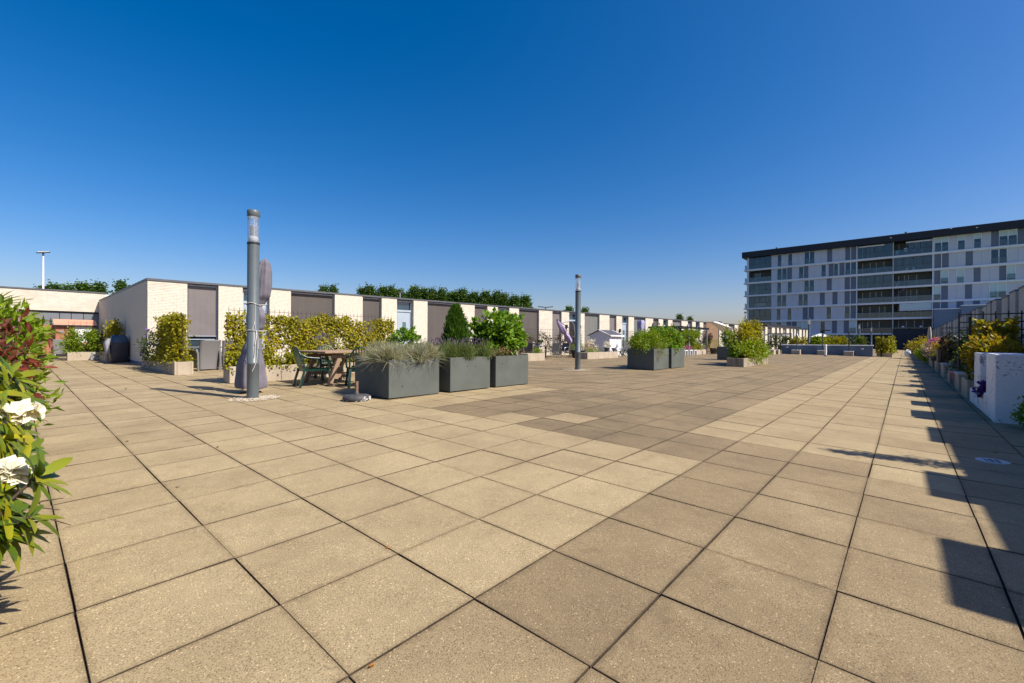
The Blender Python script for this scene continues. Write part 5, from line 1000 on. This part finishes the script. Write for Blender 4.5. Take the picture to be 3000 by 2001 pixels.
for f_ in range(1, 7):
    z0 = ST[f_-1]; z1 = SB[f_] if f_ < 6 else TOPZ
    for bi, (ya, yb) in enumerate(bays):
        if f_ == 1 and bi == 2: pass
        w_ = MB().box(2.2, 2.4, yb, ya, z0-.01, z1).build('loggia_wall', M_LOGGIA, ap)
        y = ya-.7
        while y-1.6 > yb+.2:
            wd = rnd.choice((.8, 1.1)); MB().box(2.10, 2.19, y-wd, y, z0+.02, z1-.25).build('loggia_door', M_PANET if bi == 0 else M_LOGGIA, w_)
            for q in (y, y-wd): MB().box(2.06, 2.195, q-.05, q+.05, z0+.02, z1-.2).build('door_jamb', M_BAND, w_)
            y -= wd+rnd.uniform(.5, 1.4)
        for q in (ya, yb+.06): MB().box(.101, 2.2, q-.06, q, z0, z1).build('party_wall', M_LOGGIA, ap)
        MB().box(-.05, -.03, yb+.05, ya-.05, z0+.02, z0+.98).build('balustrade_glass', M_TGLASS, ap); MB().bar((-.04, yb, z0+1.0), (-.04, ya, z0+1.0), .05).build('handrail', M_BLK, ap)
        glz = (bi == 0 and f_ != 5) or (bi == 1 and f_ in (6, 4)) or (bi == 2 and f_ in (5, 6))
        if glz:
            y2 = yb if not (bi == 2 and f_ == 6) else yb; y1_ = ya if not (bi == 2 and f_ == 6) else -1.2; n_ = 4
            for k in range(n_):
                a, b = y2+(y1_-y2)*k/n_, y2+(y1_-y2)*(k+1)/n_; MB().box(.02, .04, a+.03, b-.03, z0+1.03, z1-.05).build('glazing_panel', M_TGLASS, ap); MB().box(0, .06, b-.025, b+.025, z0+1.03, z1-.05).build('glazing_bar', M_BLK, ap)
        # furniture on the balconies
        for q in range(rnd.choice((1, 2, 3))):
            y = rnd.uniform(yb+.8, ya-.9); k = MB().cbox(.5, 1.1, y-.3, y+.3, z0+.38, z0+.46, .01); k.box(1.04, 1.1, y-.3, y+.3, z0+.46, z0+.95).build('balcony_chair', M_DARK if q else M_SLING, ap)
        if bi and rnd.random() < .6: y = rnd.uniform(yb+1.2, ya-1.2); MB().cbox(.6, 1.3, y-.7, y+.7, z0+.68, z0+.74, .01).build('balcony_table', M_DARK, ap)
    MB().box(-.12, .0, .74, .82, z0+.001, z1-.001).build('slim_column', M_BAND, ap)
    for y in (24.25, 5.9, -4.37): MB().box(-.1, .1, y-.06, y+.06, z0+.001, z1-.001).build('slim_column', M_FRAME, ap)
    MB().box(.2, 2.4, 24.31, 24.6, z0, z1).build('end_column', M_LOGGIA, ap)
    MB().box(-.1, 2.3, 24.9, 24.93, z0+.02, z0+1.0).build('balustrade_glass', M_TGLASS, ap)
MB().box(.1, .3, 24.2, 24.6, -.2, TOPZ-.001).build('end_column', M_BAND, ap)
MB().cbox(-.25, -.12, -4.25, -.1, 7.0, 8.10, .02).build('roller_awning', M_BLIND, ap); MB().box(-.26, -.11, -4.3, -.05, 6.85, 6.98).build('awning_rail', M_BAND, ap)
for y0, y1, z in ((-4.2, -.9, 18.75), (5.7, 2.0, 18.8)): MB().cbox(-.2, 0, min(y0, y1), max(y0, y1), z, z+.22, .02).build('awning_cassette', M_BAND, ap)
MB().add([(.3, .2, 9.7), (.3, -.8, 11.2), (.3, -2.0, 11.6), (.9, -1.0, 10.7), (.3, -.3, 10.0), (.9, -.2, 10.0)], [(0, 1, 5), (1, 2, 3), (1, 3, 5), (0, 5, 4), (4, 5, 3), (2, 3, 4)]).build('tilted_canopy', M_LILAC, ap)
for y, z, m_ in ((-.9, 17.6, M_CANVAS), (-2.0, 17.55, M_LAVC), (.2, 17.3, M_BLIND)): MB().cbox(.15, .22, y-.22, y+.22, z-.35, z+.35, .01).build('hanging_laundry', m_, ap)
MB().cbox(.1, .2, 21.0, 22.7, ST[1]+3.1, ST[1]+3.7, .02).build('white_cloth', M_CANVAS, ap); MB().cbox(.6, .9, .1, .35, ST[3]+.02, ST[3]+.6, .02).build('white_tub', M_CANVAS, ap)
for y in (-1.1, -1.9): MB().cbox(.3, .8, y-.2, y+.2, ST[4]+.02, ST[4]+.55, .03).build('white_seat', M_CANVAS, ap)
MB().box(.6, 3, .9, 5.87, -.2, SB[0]).build('entrance_recess', M_DARK, ap)
for y in (1.6, 2.7, 3.8, 4.9): MB().box(.5, .58, y-.05, y+.05, -.1, SB[0]-.02).build('entrance_post', M_FACD, ap)
MB().box(-.2, .1, .75, .88, -.1, ST[0]).build('corner_post', M_BAND, ap)
# dark base block, stair volumes in blue grey metal
t = thing('slate_base_block', 'dark slate brick block closing the far end of the path', 'building', (101.5, -2.35, 0)); MB().box(0, 1.2, -3.3, 3.1, -.3, 3.62).build('brick_wall', M_SLATE, t); MB().cbox(-.03, 1.23, -3.33, 3.13, 3.622, 3.69, .01).build('coping', M_ROOFB, t)
for i, y in enumerate((1.75, -.55)):
    l_ = thing('globe_lamp', ('left white globe lamp on top of the dark slate block', 'right white globe lamp on top of the dark slate block')[i], 'lamp', (101.9, -2.35+y, 3.69), 0, 'white globe lamps'); MB().lathe([(.05, 0), (.05, .12)], 8).build('stem', M_BLK, l_); MB().lathe([(.05, .121), (.17, .2), (.2, .3), (.17, .4), (.05, .47)], 14).build('globe', M_WHITE, l_)
t = thing('stair_tower', 'lower blue grey metal stair volume at the foot of the apartment block', 'building', (100.6, -6.0, 0)); MB().box(0, 2.2, -1.7, 1.55, -.3, 6.78).build('wall', M_BLUEG, t); MB().cbox(-.04, 2.2, -1.75, 1.6, 6.782, 6.92, .01).build('roof_trim', M_BAND, t)
t = thing('stair_tower', 'taller blue grey metal stair volume right of the lower one', 'building', (99.9, -9.5, 0)); MB().box(0, 2.8, -2.5, 1.85, -.3, 7.2).build('wall', M_BLUEG, t); MB().cbox(-.04, 2.8, -2.55, 1.9, 7.202, 7.34, .01).build('roof_trim', M_BAND, t)

# ------------------------------------------------------------------ right side of the path
t = thing('white_planter_wall', 'white rendered masonry planter with two tall end walls on the right of the path', 'planter', (8.74, -1.88, gz(9, -1.9)))
MB().cbox(0, .95, -1.6, 0, -.03, 1.06, .012).build('end_wall', M_RENDER, t); MB().cbox(1.85, 2.72, -.58, -.002, -.03, 1.045, .012).build('end_wall', M_RENDER, t)
MB().cbox(.955, 1.845, -.10, -.004, -.03, .36, .01).build('front_wall', M_RENDER, t); MB().cbox(2.725, 3.55, -.10, -.004, -.03, .28, .01).build('front_wall', M_RENDER, t); MB().box(.96, 1.84, -.5, -.105, 0, .26).build('soil', M_SOIL, t)
t = thing('violet_petunias', 'deep violet petunias between the two white end walls', 'flowers', (10.25, -2.02, gz(10, -2)+.27)); bush('flowers', (0, .03, .10), (.30, .20, .14), L_DPURP, 420, (.065, .06), 36, .14, 1, t); bush('foliage', (0, 0, .04), (.3, .18, .1), L_DARK, 250, (.05, .03), 20, .2, .6, t)
t = thing('small_box_bush', 'small bright evergreen bush at the right edge in front of the white end wall', 'shrub', (8.25, -2.22, gz(8.2, -2.2))); bush('foliage', (0, 0, .22), (.22, .20, .24), L_HYD, 900, (.055, .028), 46, .16, .6, t); stems('branches', (0, 0, 0), [(.05, 0, .2), (-.08, .03, .25)], .01, t)
t = thing('round_drain_cover', 'round white drain cover with dark lettering let into the shaded paving', 'drain cover', (5.36, -1.52, gz(5.36, -1.52)), .1)
MB().lathe([(.125, -.01), (.13, .004), (.125, .009)], 32).build('disc', M_POTL, t)
for k, (x0, x1) in enumerate(((-.085, -.055), (-.035, -.012), (.012, .030), (.05, .085))):
    o = MB()
    for y in (-.05, .0, .045): o.bar((x0, y, .0095), (x1, y+.012, .0095), .012, .002)
    o.bar((x0, -.05, .0093), (x0+.004, .05, .0093), .011, .002).build('mark', M_DARK, t)
for x0, x1, h_, lab in ((12.5, 13.8, .42, 'first shaded concrete block beyond the white planter, with yellow grass'), (17.7, 18.4, .42, 'narrow shaded concrete block in the middle of the right hand row'), (24.0, 26.5, .42, 'long shaded concrete planter under the dusty pink shrub'), (29.0, 33.0, .42, 'far shaded concrete planter on the right of the path')):
    stone_planter(x0, x1, -2.45, -1.86, h_, lab, 1.3, group='shaded concrete blocks on the right')
for x0, x1, h_, lab in ((14.7, 15.9, .46, 'first concrete bench block with a smooth top on the right'), (20.6, 22.3, .48, 'second concrete bench block with a smooth top on the right')):
    t = thing('bench_block', lab, 'bench', ((x0+x1)/2, -2.15, gz(x0, -2.1)), 0, 'concrete bench blocks'); w2 = (x1-x0)/2; MB().cbox(-w2, w2, -.28, .28, -.02, h_-.06, .01).build('block', M_CONC, t); MB().cbox(-w2-.02, w2+.02, -.3, .3, h_-.058, h_, .008).build('seat_slab', M_CONCL, t)
trellis((15.9, -1.95), (15.9, -4.0), .1, 2.02, 'dark wooden lattice with climbers standing across the right hand gardens', .23, .21, .017, M_BLK)
trellis((24.0, -1.95), (24.0, -4.0), .1, 1.86, 'farther dark lattice behind the dark climber on the right', .27, .2, .016, M_BLK)
t = thing('lattice_climber', 'yellow green climber on the nearer dark lattice', 'climber', (0, 0, 0)); vine('foliage', (15.85, -2.2), (15.85, -3.0), 1.25, 1.95, L_MAPLE, 520, (.12, .09), .16, .3, t, (-1, 0), 41); vine('dark_foliage', (15.9, -2.05), (15.9, -3.95), .1, 1.45, L_DARK, 1500, (.10, .08), .2, .3, t, (-1, 0), 42)
t = thing('bronze_maple', 'low bronze and yellow green shrub in front of the nearer dark lattice', 'shrub', (13.0, -2.28, gz(13, -2.3))); bush('foliage', (0, 0, 1.02), (.55, .42, .26), L_MAPLE, 3200, (.10, .055), 130, .14, 1.1, t); bush('lower_foliage', (.1, .0, .72), (.45, .32, .35), L_DARK, 1300, (.09, .055), 60, .2, .6, t); stems('branches', (0, 0, 0), [(rnd.uniform(-.4, .4), rnd.uniform(-.3, .3), .8) for _ in range(12)], .02, t)
t = thing('yellow_grass', 'tuft of yellow green grass in the concrete block beyond the white planter', 'grass', (12.75, -2.1, gz(12.7, -2)+.38)); bush('foliage', (0, 0, .14), (.3, .2, .22), L_MAPLE, 700, (.09, .02), 40, .2, .4, t)
t = thing('dark_climber', 'dark brown tangled climber on the farther lattice', 'climber', (0, 0, 0)); vine('foliage', (23.9, -1.95), (23.9, -3.9), .1, 1.8, L_IVYB, 1600, (.13, .1), .3, .3, t, (-1, 0), 43); bush('dark_mass', (20.6, -2.9, .85), (1.6, .6, .75), L_DARK, 2400, (.12, .08), 110, .16, .6, t)
t = thing('dark_hedge_mass', 'dark shaded shrub mass behind the first bench block', 'shrub', (17.6, -2.9, gz(17, -2.9))); bush('foliage', (0, 0, .7), (1.2, .7, .7), L_DARK, 2400, (.1, .07), 110, .18, .6, t)
pot(16.8, -2.15, gz(17, -2.1), .3, .42, M_PINKP, 'dusky pink tub between the first bench block and the narrow block', L_DARK, .35, .3)
t = thing('small_violets', 'few small violet flowers above the pink tub', 'flowers', (17.3, -2.1, gz(17, -2)+.5)); tag(bush('flowers', (0, 0, .1), (.5, .15, .12), L_PURPLE, 46, (.08, .07), 8, .08, 1, t), kind='stuff'); bush('foliage', (0, 0, .0), (.5, .15, .12), L_DARK, 200, (.07, .03), 20, .2, .6, t)
t = thing('timber_box', 'tall dark timber planter box under the orange and pink flowers', 'planter', (24.6, -2.35, gz(25, -2.2)))
for k in range(6): MB().cbox(-.46, -.43, -.5+k*.165, -.5+k*.165+.158, .05, 1.02, .004).build('board', M_BROWNW, t)
for k in range(5): MB().cbox(-.425+k*.17, -.425+k*.17+.163, .46, .49, .05, 1.02, .004).build('board', M_BROWNW, t)
MB().box(-.429, .42, -.5, .459, 0, .98).build('carcass', M_DARK, t)
t = thing('orange_flower_shrub', 'flat yellow orange flowering plant on the tall timber box', 'shrub', (24.6, -2.3, gz(25, -2.2)+1.0)); bush('foliage', (0, 0, .08), (.5, .6, .18), L_MAPLE, 900, (.08, .05), 50, .15, .9, t); bush('flowers', (0, 0, .14), (.5, .6, .14), L_YEL, 300, (.06, .05), 36, .1, 1, t)
t = thing('pink_rhododendron', 'shrub with a bright magenta crown on the right of the path', 'shrub', (29.5, -2.15, gz(30, -2.1)))
bush('foliage', (0, 0, .85), (1.5, .55, .45), L_PALEP, 1500, (.10, .08), 80, .14, .7, t); bush('flowers', (.4, 0, 1.18), (.8, .42, .26), L_PINK, 900, (.10, .09), 60, .12, 1, t); stems('branches', (0, 0, 0), [(rnd.uniform(-.8, .8), rnd.uniform(-.3, .3), .8) for _ in range(8)], .02, t)
pot(26.9, -1.95, gz(27, -2)+.3, .22, .3, M_POT, 'dark pot with a lime green plant in the right hand row', L_YG, .3, .35)
for i, (x, y, r, h_, mat, lab) in enumerate(((34.5, -2.0, (1.0, .5, .45), .55, L_FRESH, 'green bush spilling towards the path before the beige parasol'), (44.0, -1.75, (1.6, .7, .7), .9, L_MAPLE, 'yellow orange bush at the far right of the path'), (41.0, -2.2, (1.2, .6, .55), .6, L_FRESH, 'fresh green bush just before the yellow orange bush'), (51.0, -2.6, (1.6, .8, .8), .9, L_DARK, 'dark bush behind the beige parasol'))):
    t = thing('path_bush', lab, 'shrub', (x, y, gz(x, y))); bush('foliage', (0, 0, h_), r, mat, 1500, (.13, .09), 70, .15, .6, t); stems('branches', (0, 0, 0), [(rnd.uniform(-.5, .5), rnd.uniform(-.3, .3), h_) for _ in range(6)], .02, t)
closed_parasol(38.5, -2.05, .75, 2.30, .21, M_BEIGE, 'closed beige parasol on the right of the path', .06, .7)
t = thing('white_sack', 'white sack lying beside the far end of the path', 'sack', (55.0, -1.05, gz(55, -1))); loft([(-.25, .25, -.2, .2, 0, 0), (-.3, .3, -.26, .26, .2, 0), (-.2, .24, -.2, .2, .45, 0), (-.06, .1, -.08, .1, .6, 0)]).build('body', M_CANVAS, t)

# ------------------------------------------------------------------ foreground shrubs at the left edge
def rhodo(name, label, spots, parent_loc=(0, 0, 0)):
    t = thing(name, label, 'shrub', parent_loc); st = MB(); Ps = []; Ds = []; Ns = []; Ls = []; Ws = []
    for (x, y, z, s) in spots:
        b = Vector((x, y, z)); root = Vector((x-.45+rnd.uniform(-.1, .1), y+.05+rnd.uniform(-.15, .15), max(0.05, z-.35)))
        st.tube([root, root.lerp(b, .6)+Vector((0, 0, -.04)), b], [.011, .008, .005], 6)
        n_ = rnd.randint(9, 13); a0 = rnd.uniform(0, 6); dirv = Vector((.75, -.25, .5)).normalized(); u = dirv.orthogonal().normalized(); v = dirv.cross(u)
        for k in range(n_):
            a = a0+2.4*k; e = rnd.uniform(.75, 1.45); d = dirv*math.cos(e)+(u*math.cos(a)+v*math.sin(a))*math.sin(e); d.z -= .12
            Ps.append(b-dirv*rnd.uniform(0, .04)); Ds.append(d); nn = dirv*math.sin(e)-(u*math.cos(a)+v*math.sin(a))*math.cos(e)+Vector((0, 0, .35)); Ns.append(nn); L = s*rnd.uniform(.75, 1.2); Ls.append(L); Ws.append(L*rnd.uniform(.22, .30))
    V, F = leaves(np.array(Ps), np.array(Ds), np.array(Ns), np.array(Ls), np.array(Ws), .12, True); leaf_obj('leaves', V, F, L_RHODO, t, True); st.build('stems', M_TRUNK, t); return t

RT = [(-1.332, 1.619, 0.498, 0.135), (-1.386, 1.59, 0.46, 0.13), (-1.399, 1.634, 0.526, 0.13), (-1.44, 1.65, 0.497, 0.13), (-1.356, 1.932, 0.615, 0.15), (-1.31, 1.805, 0.602, 0.14), (-1.335, 2.104, 0.661, 0.14), (-1.401, 2.133, 0.698, 0.15), (-1.44, 1.951, 0.678, 0.15), (-1.441, 2.404, 0.775, 0.16), (-1.412, 2.673, 0.792, 0.17), (-1.365, 2.695, 0.821, 0.17), (-1.442, 3.007, 0.875, 0.18), (-1.391, 2.949, 0.857, 0.17), (-1.445, 1.806, 0.6, 0.14), (-1.406, 1.792, 0.567, 0.13), (-1.448, 1.659, 0.558, 0.13), (-1.398, 2.355, 0.735, 0.15), (-1.371, 2.25, 0.73, 0.14), (-1.448, 3.315, 0.936, 0.18), (-1.49, 2.61, 0.842, 0.17)]
LPT = stone_planter(-2.5, -1.62, 1.1, 8.6, .36, 'concrete planter holding the flowering shrubs at the left edge', 1.5, 'y')
RT += [(rnd.uniform(-1.50, -1.37), y_, z_+rnd.uniform(-.06, .06), rnd.uniform(.11, .15)) for y_, z_ in [(1.6+.07*k, .42+.028*k) for k in range(20)]+[(1.7+.12*k, .62+.035*k) for k in range(12)]]
rhodo('rhododendron', 'rhododendron with long glossy leaves and white blossoms, nearest on the left', RT)
def blossom(x, y, z, r, parent):
    Ps = []; Ds = []; Ns = []
    for k in range(15):
        d = Vector(rdir(1)[0]); d.z = abs(d.z)*.8; d = (d+Vector((.5, -.5, .3))).normalized(); c_ = Vector((x, y, z))+d*r*rnd.uniform(.25, .7); u = d.orthogonal().normalized(); v = d.cross(u)
        for q in range(5):
            a = q*2*math.pi/5+k; e = .95; Ps.append(c_); Ds.append(d*math.cos(e)+(u*math.cos(a)+v*math.sin(a))*math.sin(e)); Ns.append(d)
    n_ = len(Ps); V, F = leaves(np.array(Ps), np.array(Ds), np.array(Ns), r*rng.uniform(.5, .8, n_), r*rng.uniform(.42, .65, n_), .3, True); return leaf_obj('blossom', V, F, L_WHITEF, parent, True)
rh = bpy.data.objects['rhododendron']
for x, y, z, r in ((-1.386, 1.86, .608, .075), (-1.352, 2.335, .792, .08), (-1.433, 1.868, .603, .07), (-1.40, 2.337, .77, .075)): blossom(x, y, z, r, rh)
tw = MB()
for p0, p1 in (((-1.40, 1.75, .50), (-1.25, 1.72, .47)), ((-1.36, 1.73, .49), (-1.24, 1.70, .52)), ((-1.38, 1.74, .48), (-1.22, 1.68, .41)), ((-1.35, 2.9, .72), (-1.24, 2.88, .80)), ((-1.36, 2.8, .73), (-1.25, 2.75, .70))):
    a = Vector(p0); b = Vector(p1); tw.tube([a, a.lerp(b, .5)+Vector((0, 0, .015)), b], [.004, .003, .0015], 5)
tag(tw.build('bare_twigs', M_TRUNK, rh), kind='stuff')
t = thing('red_pieris', 'shrub with dark red and brown withered leaves behind the rhododendron on the left', 'shrub', (-1.42, 3.9, gz(-1.4, 4)))
bush('red_leaves', (-.02, -.1, .98), (.12, .95, .26), L_RED, 560, (.065, .026), 60, .10, .6, t, long=True); bush('brown_leaves', (-.10, -.2, .80), (.16, .9, .30), L_IVYB, 1100, (.05, .018), 60, .12, .4, t)
bush('green_leaves', (0, .1, .82), (.15, .95, .32), L_FRESH, 1500, (.08, .026), 90, .12, .6, t); stems('branches', (-.3, -.1, .3), [(rnd.uniform(-.05, .1), rnd.uniform(-.8, .8), rnd.uniform(.7, 1.1)) for _ in range(12)], .012, t)
t = thing('green_foliage_shrub', 'dense fresh green shrub under the palm at the left edge', 'shrub', (-1.45, 5.3, gz(-1.4, 5)))
bush('foliage', (0, .1, 1.05), (.22, .95, .36), L_FRESH, 3400, (.095, .036), 150, .09, .6, t); bush('lower_foliage', (.02, -.9, .80), (.18, .5, .30), L_YG, 900, (.09, .03), 60, .12, .6, t); stems('branches', (-.2, 0, .3), [(rnd.uniform(-.1, .1), rnd.uniform(-.6, .6), 1.0) for _ in range(9)], .014, t)
t = thing('fan_palm', 'small fan palm with spiky leaves at the left edge', 'palm', (-1.62, 7.2, gz(-1.6, 7)))
MB().tube([(0, 0, .3), (.02, 0, .8), (0, .03, 1.25)], [.07, .06, .05], 8).build('trunk', M_TRUNK, t)
for k in range(15):
    a = rnd.uniform(-1.5, 2.4) if k < 11 else rnd.uniform(0, 6.28); e = rnd.uniform(.35, 1.75); L_ = rnd.uniform(.25, .42); d = Vector((math.cos(a)*math.sin(e), math.sin(a)*math.sin(e), math.cos(e))); hub = Vector((0, .02, 1.22))+d*L_
    nb = 15; u = d.cross(Vector((0, 0, 1))).normalized(); Ds = []; 
    for q in range(nb): b = -1.25+2.5*q/(nb-1); Ds.append(d*math.cos(b)+u*math.sin(b)+Vector((0, 0, -.10)))
    nn = u.cross(d); V, F = leaves(np.array([hub]*nb), np.array(Ds), np.array([nn]*nb), rng.uniform(.26, .36, nb), np.full(nb, .022), .2, True); f_ = leaf_obj('fan_leaf', V, F, L_PALM if k % 4 else L_YG, t, True); MB().tube([(0, .02, 1.2), hub], .006, 5).build('leaf_stalk', L_PALM, f_)
V, F = leaves(np.array([[0, 0, 1.12]]*60)+rng.normal(size=(60, 3))*.05, rng.normal(size=(60, 3))*[1, 1, .3]+[.6, -.3, -.75], rdir(60), rng.uniform(.3, .55, 60), .018, .1, True); leaf_obj('dry_leaves', V, F, L_YEL, t)

# fallen leaves on the paving
for x, y, s, mat, lab in ((.168, 11.577, .09, L_RED, 'small red leaf lying on the paving left of the lamp post'), (-.57, 5.55, .07, L_DRY, 'curled dry leaf on the paving beside the left shrubs'), (-0.013, 1.296, .035, L_ORL, 'tiny orange leaf in a joint among the pale pavers in the foreground'), (-0.517, 0.573, .045, L_ORL, 'small curled orange leaf on the pavers at the bottom of the view'), (0.021, 4.514, .07, L_DRY, 'dry curled leaf on the pavers in the left half'), (-0.538, 3.345, .07, L_DRY, 'brown dry leaf in front of the rhododendron'), (5.9, -1.35, .07, L_DRY, 'dark dry leaf in the shade near the drain cover'), (5.95, -1.62, .10, L_DRY, 'brown crumpled leaf just beyond the drain cover')):
    P = np.array([[0, 0, .006], [0, 0, .012]]); V, F = leaves(P, np.array([[1, .2, .1], [.9, .5, .25]]), np.array([[0, 0, 1.], [0, .2, 1.]]), [s, s*.8], [s*.4, s*.4], .3, True)
    o = leaf_obj('fallen_leaf', V, F, mat, None, True); o.scale = (.6, .6, .6); o.location = (x, y, gz(x, y)); o.rotation_euler = (0, 0, rnd.uniform(0, 6)); tag(o, lab, 'leaf', 'fallen leaves on the paving')

# ------------------------------------------------------------------ trees and street lights beyond the buildings
def poplar(n=4200, h=21, w_=2.0):
    t = thing('poplar_tree', 'dark green poplar in the row beyond the cream terrace building', 'tree', (0, 0, -6), 0, 'poplars beyond the terrace building')
    MB().tube([(0, 0, 0), (.1, 0, h*.4), (0, 0, h*.85)], [.3, .2, .06], 7).build('trunk', M_TRUNK, t)
    cc = []; 
    for k in range(120):
        z = h*(.28+.72*rng.random()**.8); q = (z/h-.28)/.72; rad = w_*(.55+.6*math.sin(min(1, q*1.15+.1)*2.4))*(1-q**3.2); a = rng.uniform(0, 6.283); rr_ = rad*rng.uniform(.5, 1.0); cc.append((rr_*math.cos(a), rr_*math.sin(a), z))
    cc = np.array(cc); k = n//120; P = np.repeat(cc, k, 0)+rng.normal(size=(k*120, 3))*[.42, .42, .6]; o = P*[1, 1, 0]; D = unit(o+1e-6)+rng.normal(size=P.shape)*.8+[0, 0, .5]; Nn = unit(o+1e-6)*.7+rng.normal(size=P.shape)*.6+[0, 0, .4]
    V, F = leaves(P, D, Nn, rng.uniform(.3, .6, len(P)), rng.uniform(.25, .42, len(P))); leaf_obj('crown', V, F, L_TREE, t); return t
pt = poplar()
def put(o, x, y, top, label=None):
    o.location = (x, y, -6); s = (top+6)/21; o.scale = (s*rnd.uniform(1.1, 1.45),)*2+(s,); o.rotation_euler[2] = rnd.uniform(0, 6)
    if label: o['label'] = label
    return o
put(pt, 66.3, 118.7, 15.9)
for k in range(1, 17):
    q = k/16; put(dup(pt, (0, 0, 0)), 66.3+(98.4-66.3)*q+rnd.uniform(-.6, .6), 118.7+(82.6-118.7)*q+rnd.uniform(-.6, .6), 16.0-2.1*q**2+rnd.uniform(-.55, .55)-(1.3 if k in (4,) else 0))
for k in range(1, 16):
    q = (k+.5)/16; put(dup(pt, (0, 0, 0), None, 'dark green poplar in the second row showing between the first row tops'), 68.3+(100.4-66.3)*q, 121.7+(82.6-118.7)*q, 15.4-2.0*q*q+rnd.uniform(-.5, .5))
for x, y, top, lab in ((3.9, 128.7, 11.75, 'leftmost tree top over the rear building, right of the tall mast'), (7.4, 125, 12.0, 'second tree top over the rear building'), (10.0, 121.5, 11.95, 'third tree top over the rear building, widest of them'), (5.6, 126.6, 11.5, 'low tree top between the first and second over the rear building'), (8.7, 123.2, 11.6, 'low tree top between the second and third over the rear building'), (2.4, 130.2, 11.2, 'lowest faint tree top nearest the tall mast'), (12.9, 118.5, 12.3, 'tree top right at the corner where the rear building meets the terrace'), (58.5, 126.0, 16.2, 'single tree tip peeping over the roof left of the poplar row'), (60.2, 124.0, 16.3, 'second single tree tip just left of the poplar row'), (107, 73.0, 10.8, 'tree top just left of the second lamp post above the roof'), (110, 69.5, 10.5, 'tree top just right of the second lamp post above the roof'), (148.5, 56.5, 9.9, 'tiny far tree tip over the middle of the roofline'), (151.5, 54, 9.2, 'fainter tiny tree tip right of the other far tip')):
    put(dup(pt, (0, 0, 0), None, lab, 'tree tops over the roofs'), x, y, top)
t = thing('light_mast', 'tall white light mast with a flat floodlight rising behind the rear building', 'light mast', (1.5, 101.3, -6)); MB().tube([(0, 0, 0), (0, 0, 14), (0, 0, 20.2)], [.17, .14, .10], 10).build('mast', M_WHITE, t); MB().tube([(0, 0, 20.21), (0, 0, 20.7)], .12, 8).build('neck', M_FASCIA, t); MB().bar((-.75, .0, 20.65), (.75, 0, 20.95), .7, .14).build('floodlight', M_FASCIA, t); MB().bar((-.65, 0, 20.78), (.65, 0, 21.04), .6, .05).build('reflector', M_WHITE, t)
t = thing('street_light', 'single arm street light showing above the roof in front of the poplars', 'street light', (33.3, 50.4, -6), .65); MB().tube([(0, 0, 0), (0, 0, 13.7)], .08, 8).build('mast', M_STEEL, t); MB().bar((-.1, 0, 13.7), (.95, 0, 13.85), .34, .12).build('lamp_head', M_FASCIA, t)
t = thing('street_light', 'double arm street light above the roof between the poplars and the second lamp post', 'street light', (62.4, 47.8, -6), -.75); MB().tube([(0, 0, 0), (0, 0, 13.3)], .09, 8).build('mast', M_FASCIA, t)
for s_ in (-1, 1): MB().bar((.05*s_, 0, 13.25), (1.35*s_, 0, 13.42), .36, .14).build('lamp_head', M_FASCIA, t)

t = thing('tall_grass_clump', 'tall pointed ornamental bamboo just outside the right edge of the view', 'shrub', (5.2, -2.65, gz(5.2, -2.6)))
k = 1500; h_ = rng.random(k); V, F = leaves(np.stack([rng.normal(0, 1, k)*(.16-.12*h_), rng.normal(0, 1, k)*(.10-.08*h_), .4+2.2*h_], 1), rng.normal(size=(k, 3))*.6+[0, 0, .6], rdir(k), rng.uniform(.08, .15, k), .025); leaf_obj('foliage', V, F, L_FRESH, t)
stems('canes', (0, 0, 0), [(rnd.uniform(-.25, .25), rnd.uniform(-.15, .15), rnd.uniform(1.6, 2.4)) for _ in range(9)], .014, t)
t = thing('lattice_post', 'slim dark post standing among the low shrubs on the right', 'post', (13.5, -1.97, gz(13.2, -2))); MB().box(-.02, .02, -.02, .02, 0, 1.85).build('post', M_BLK, t)
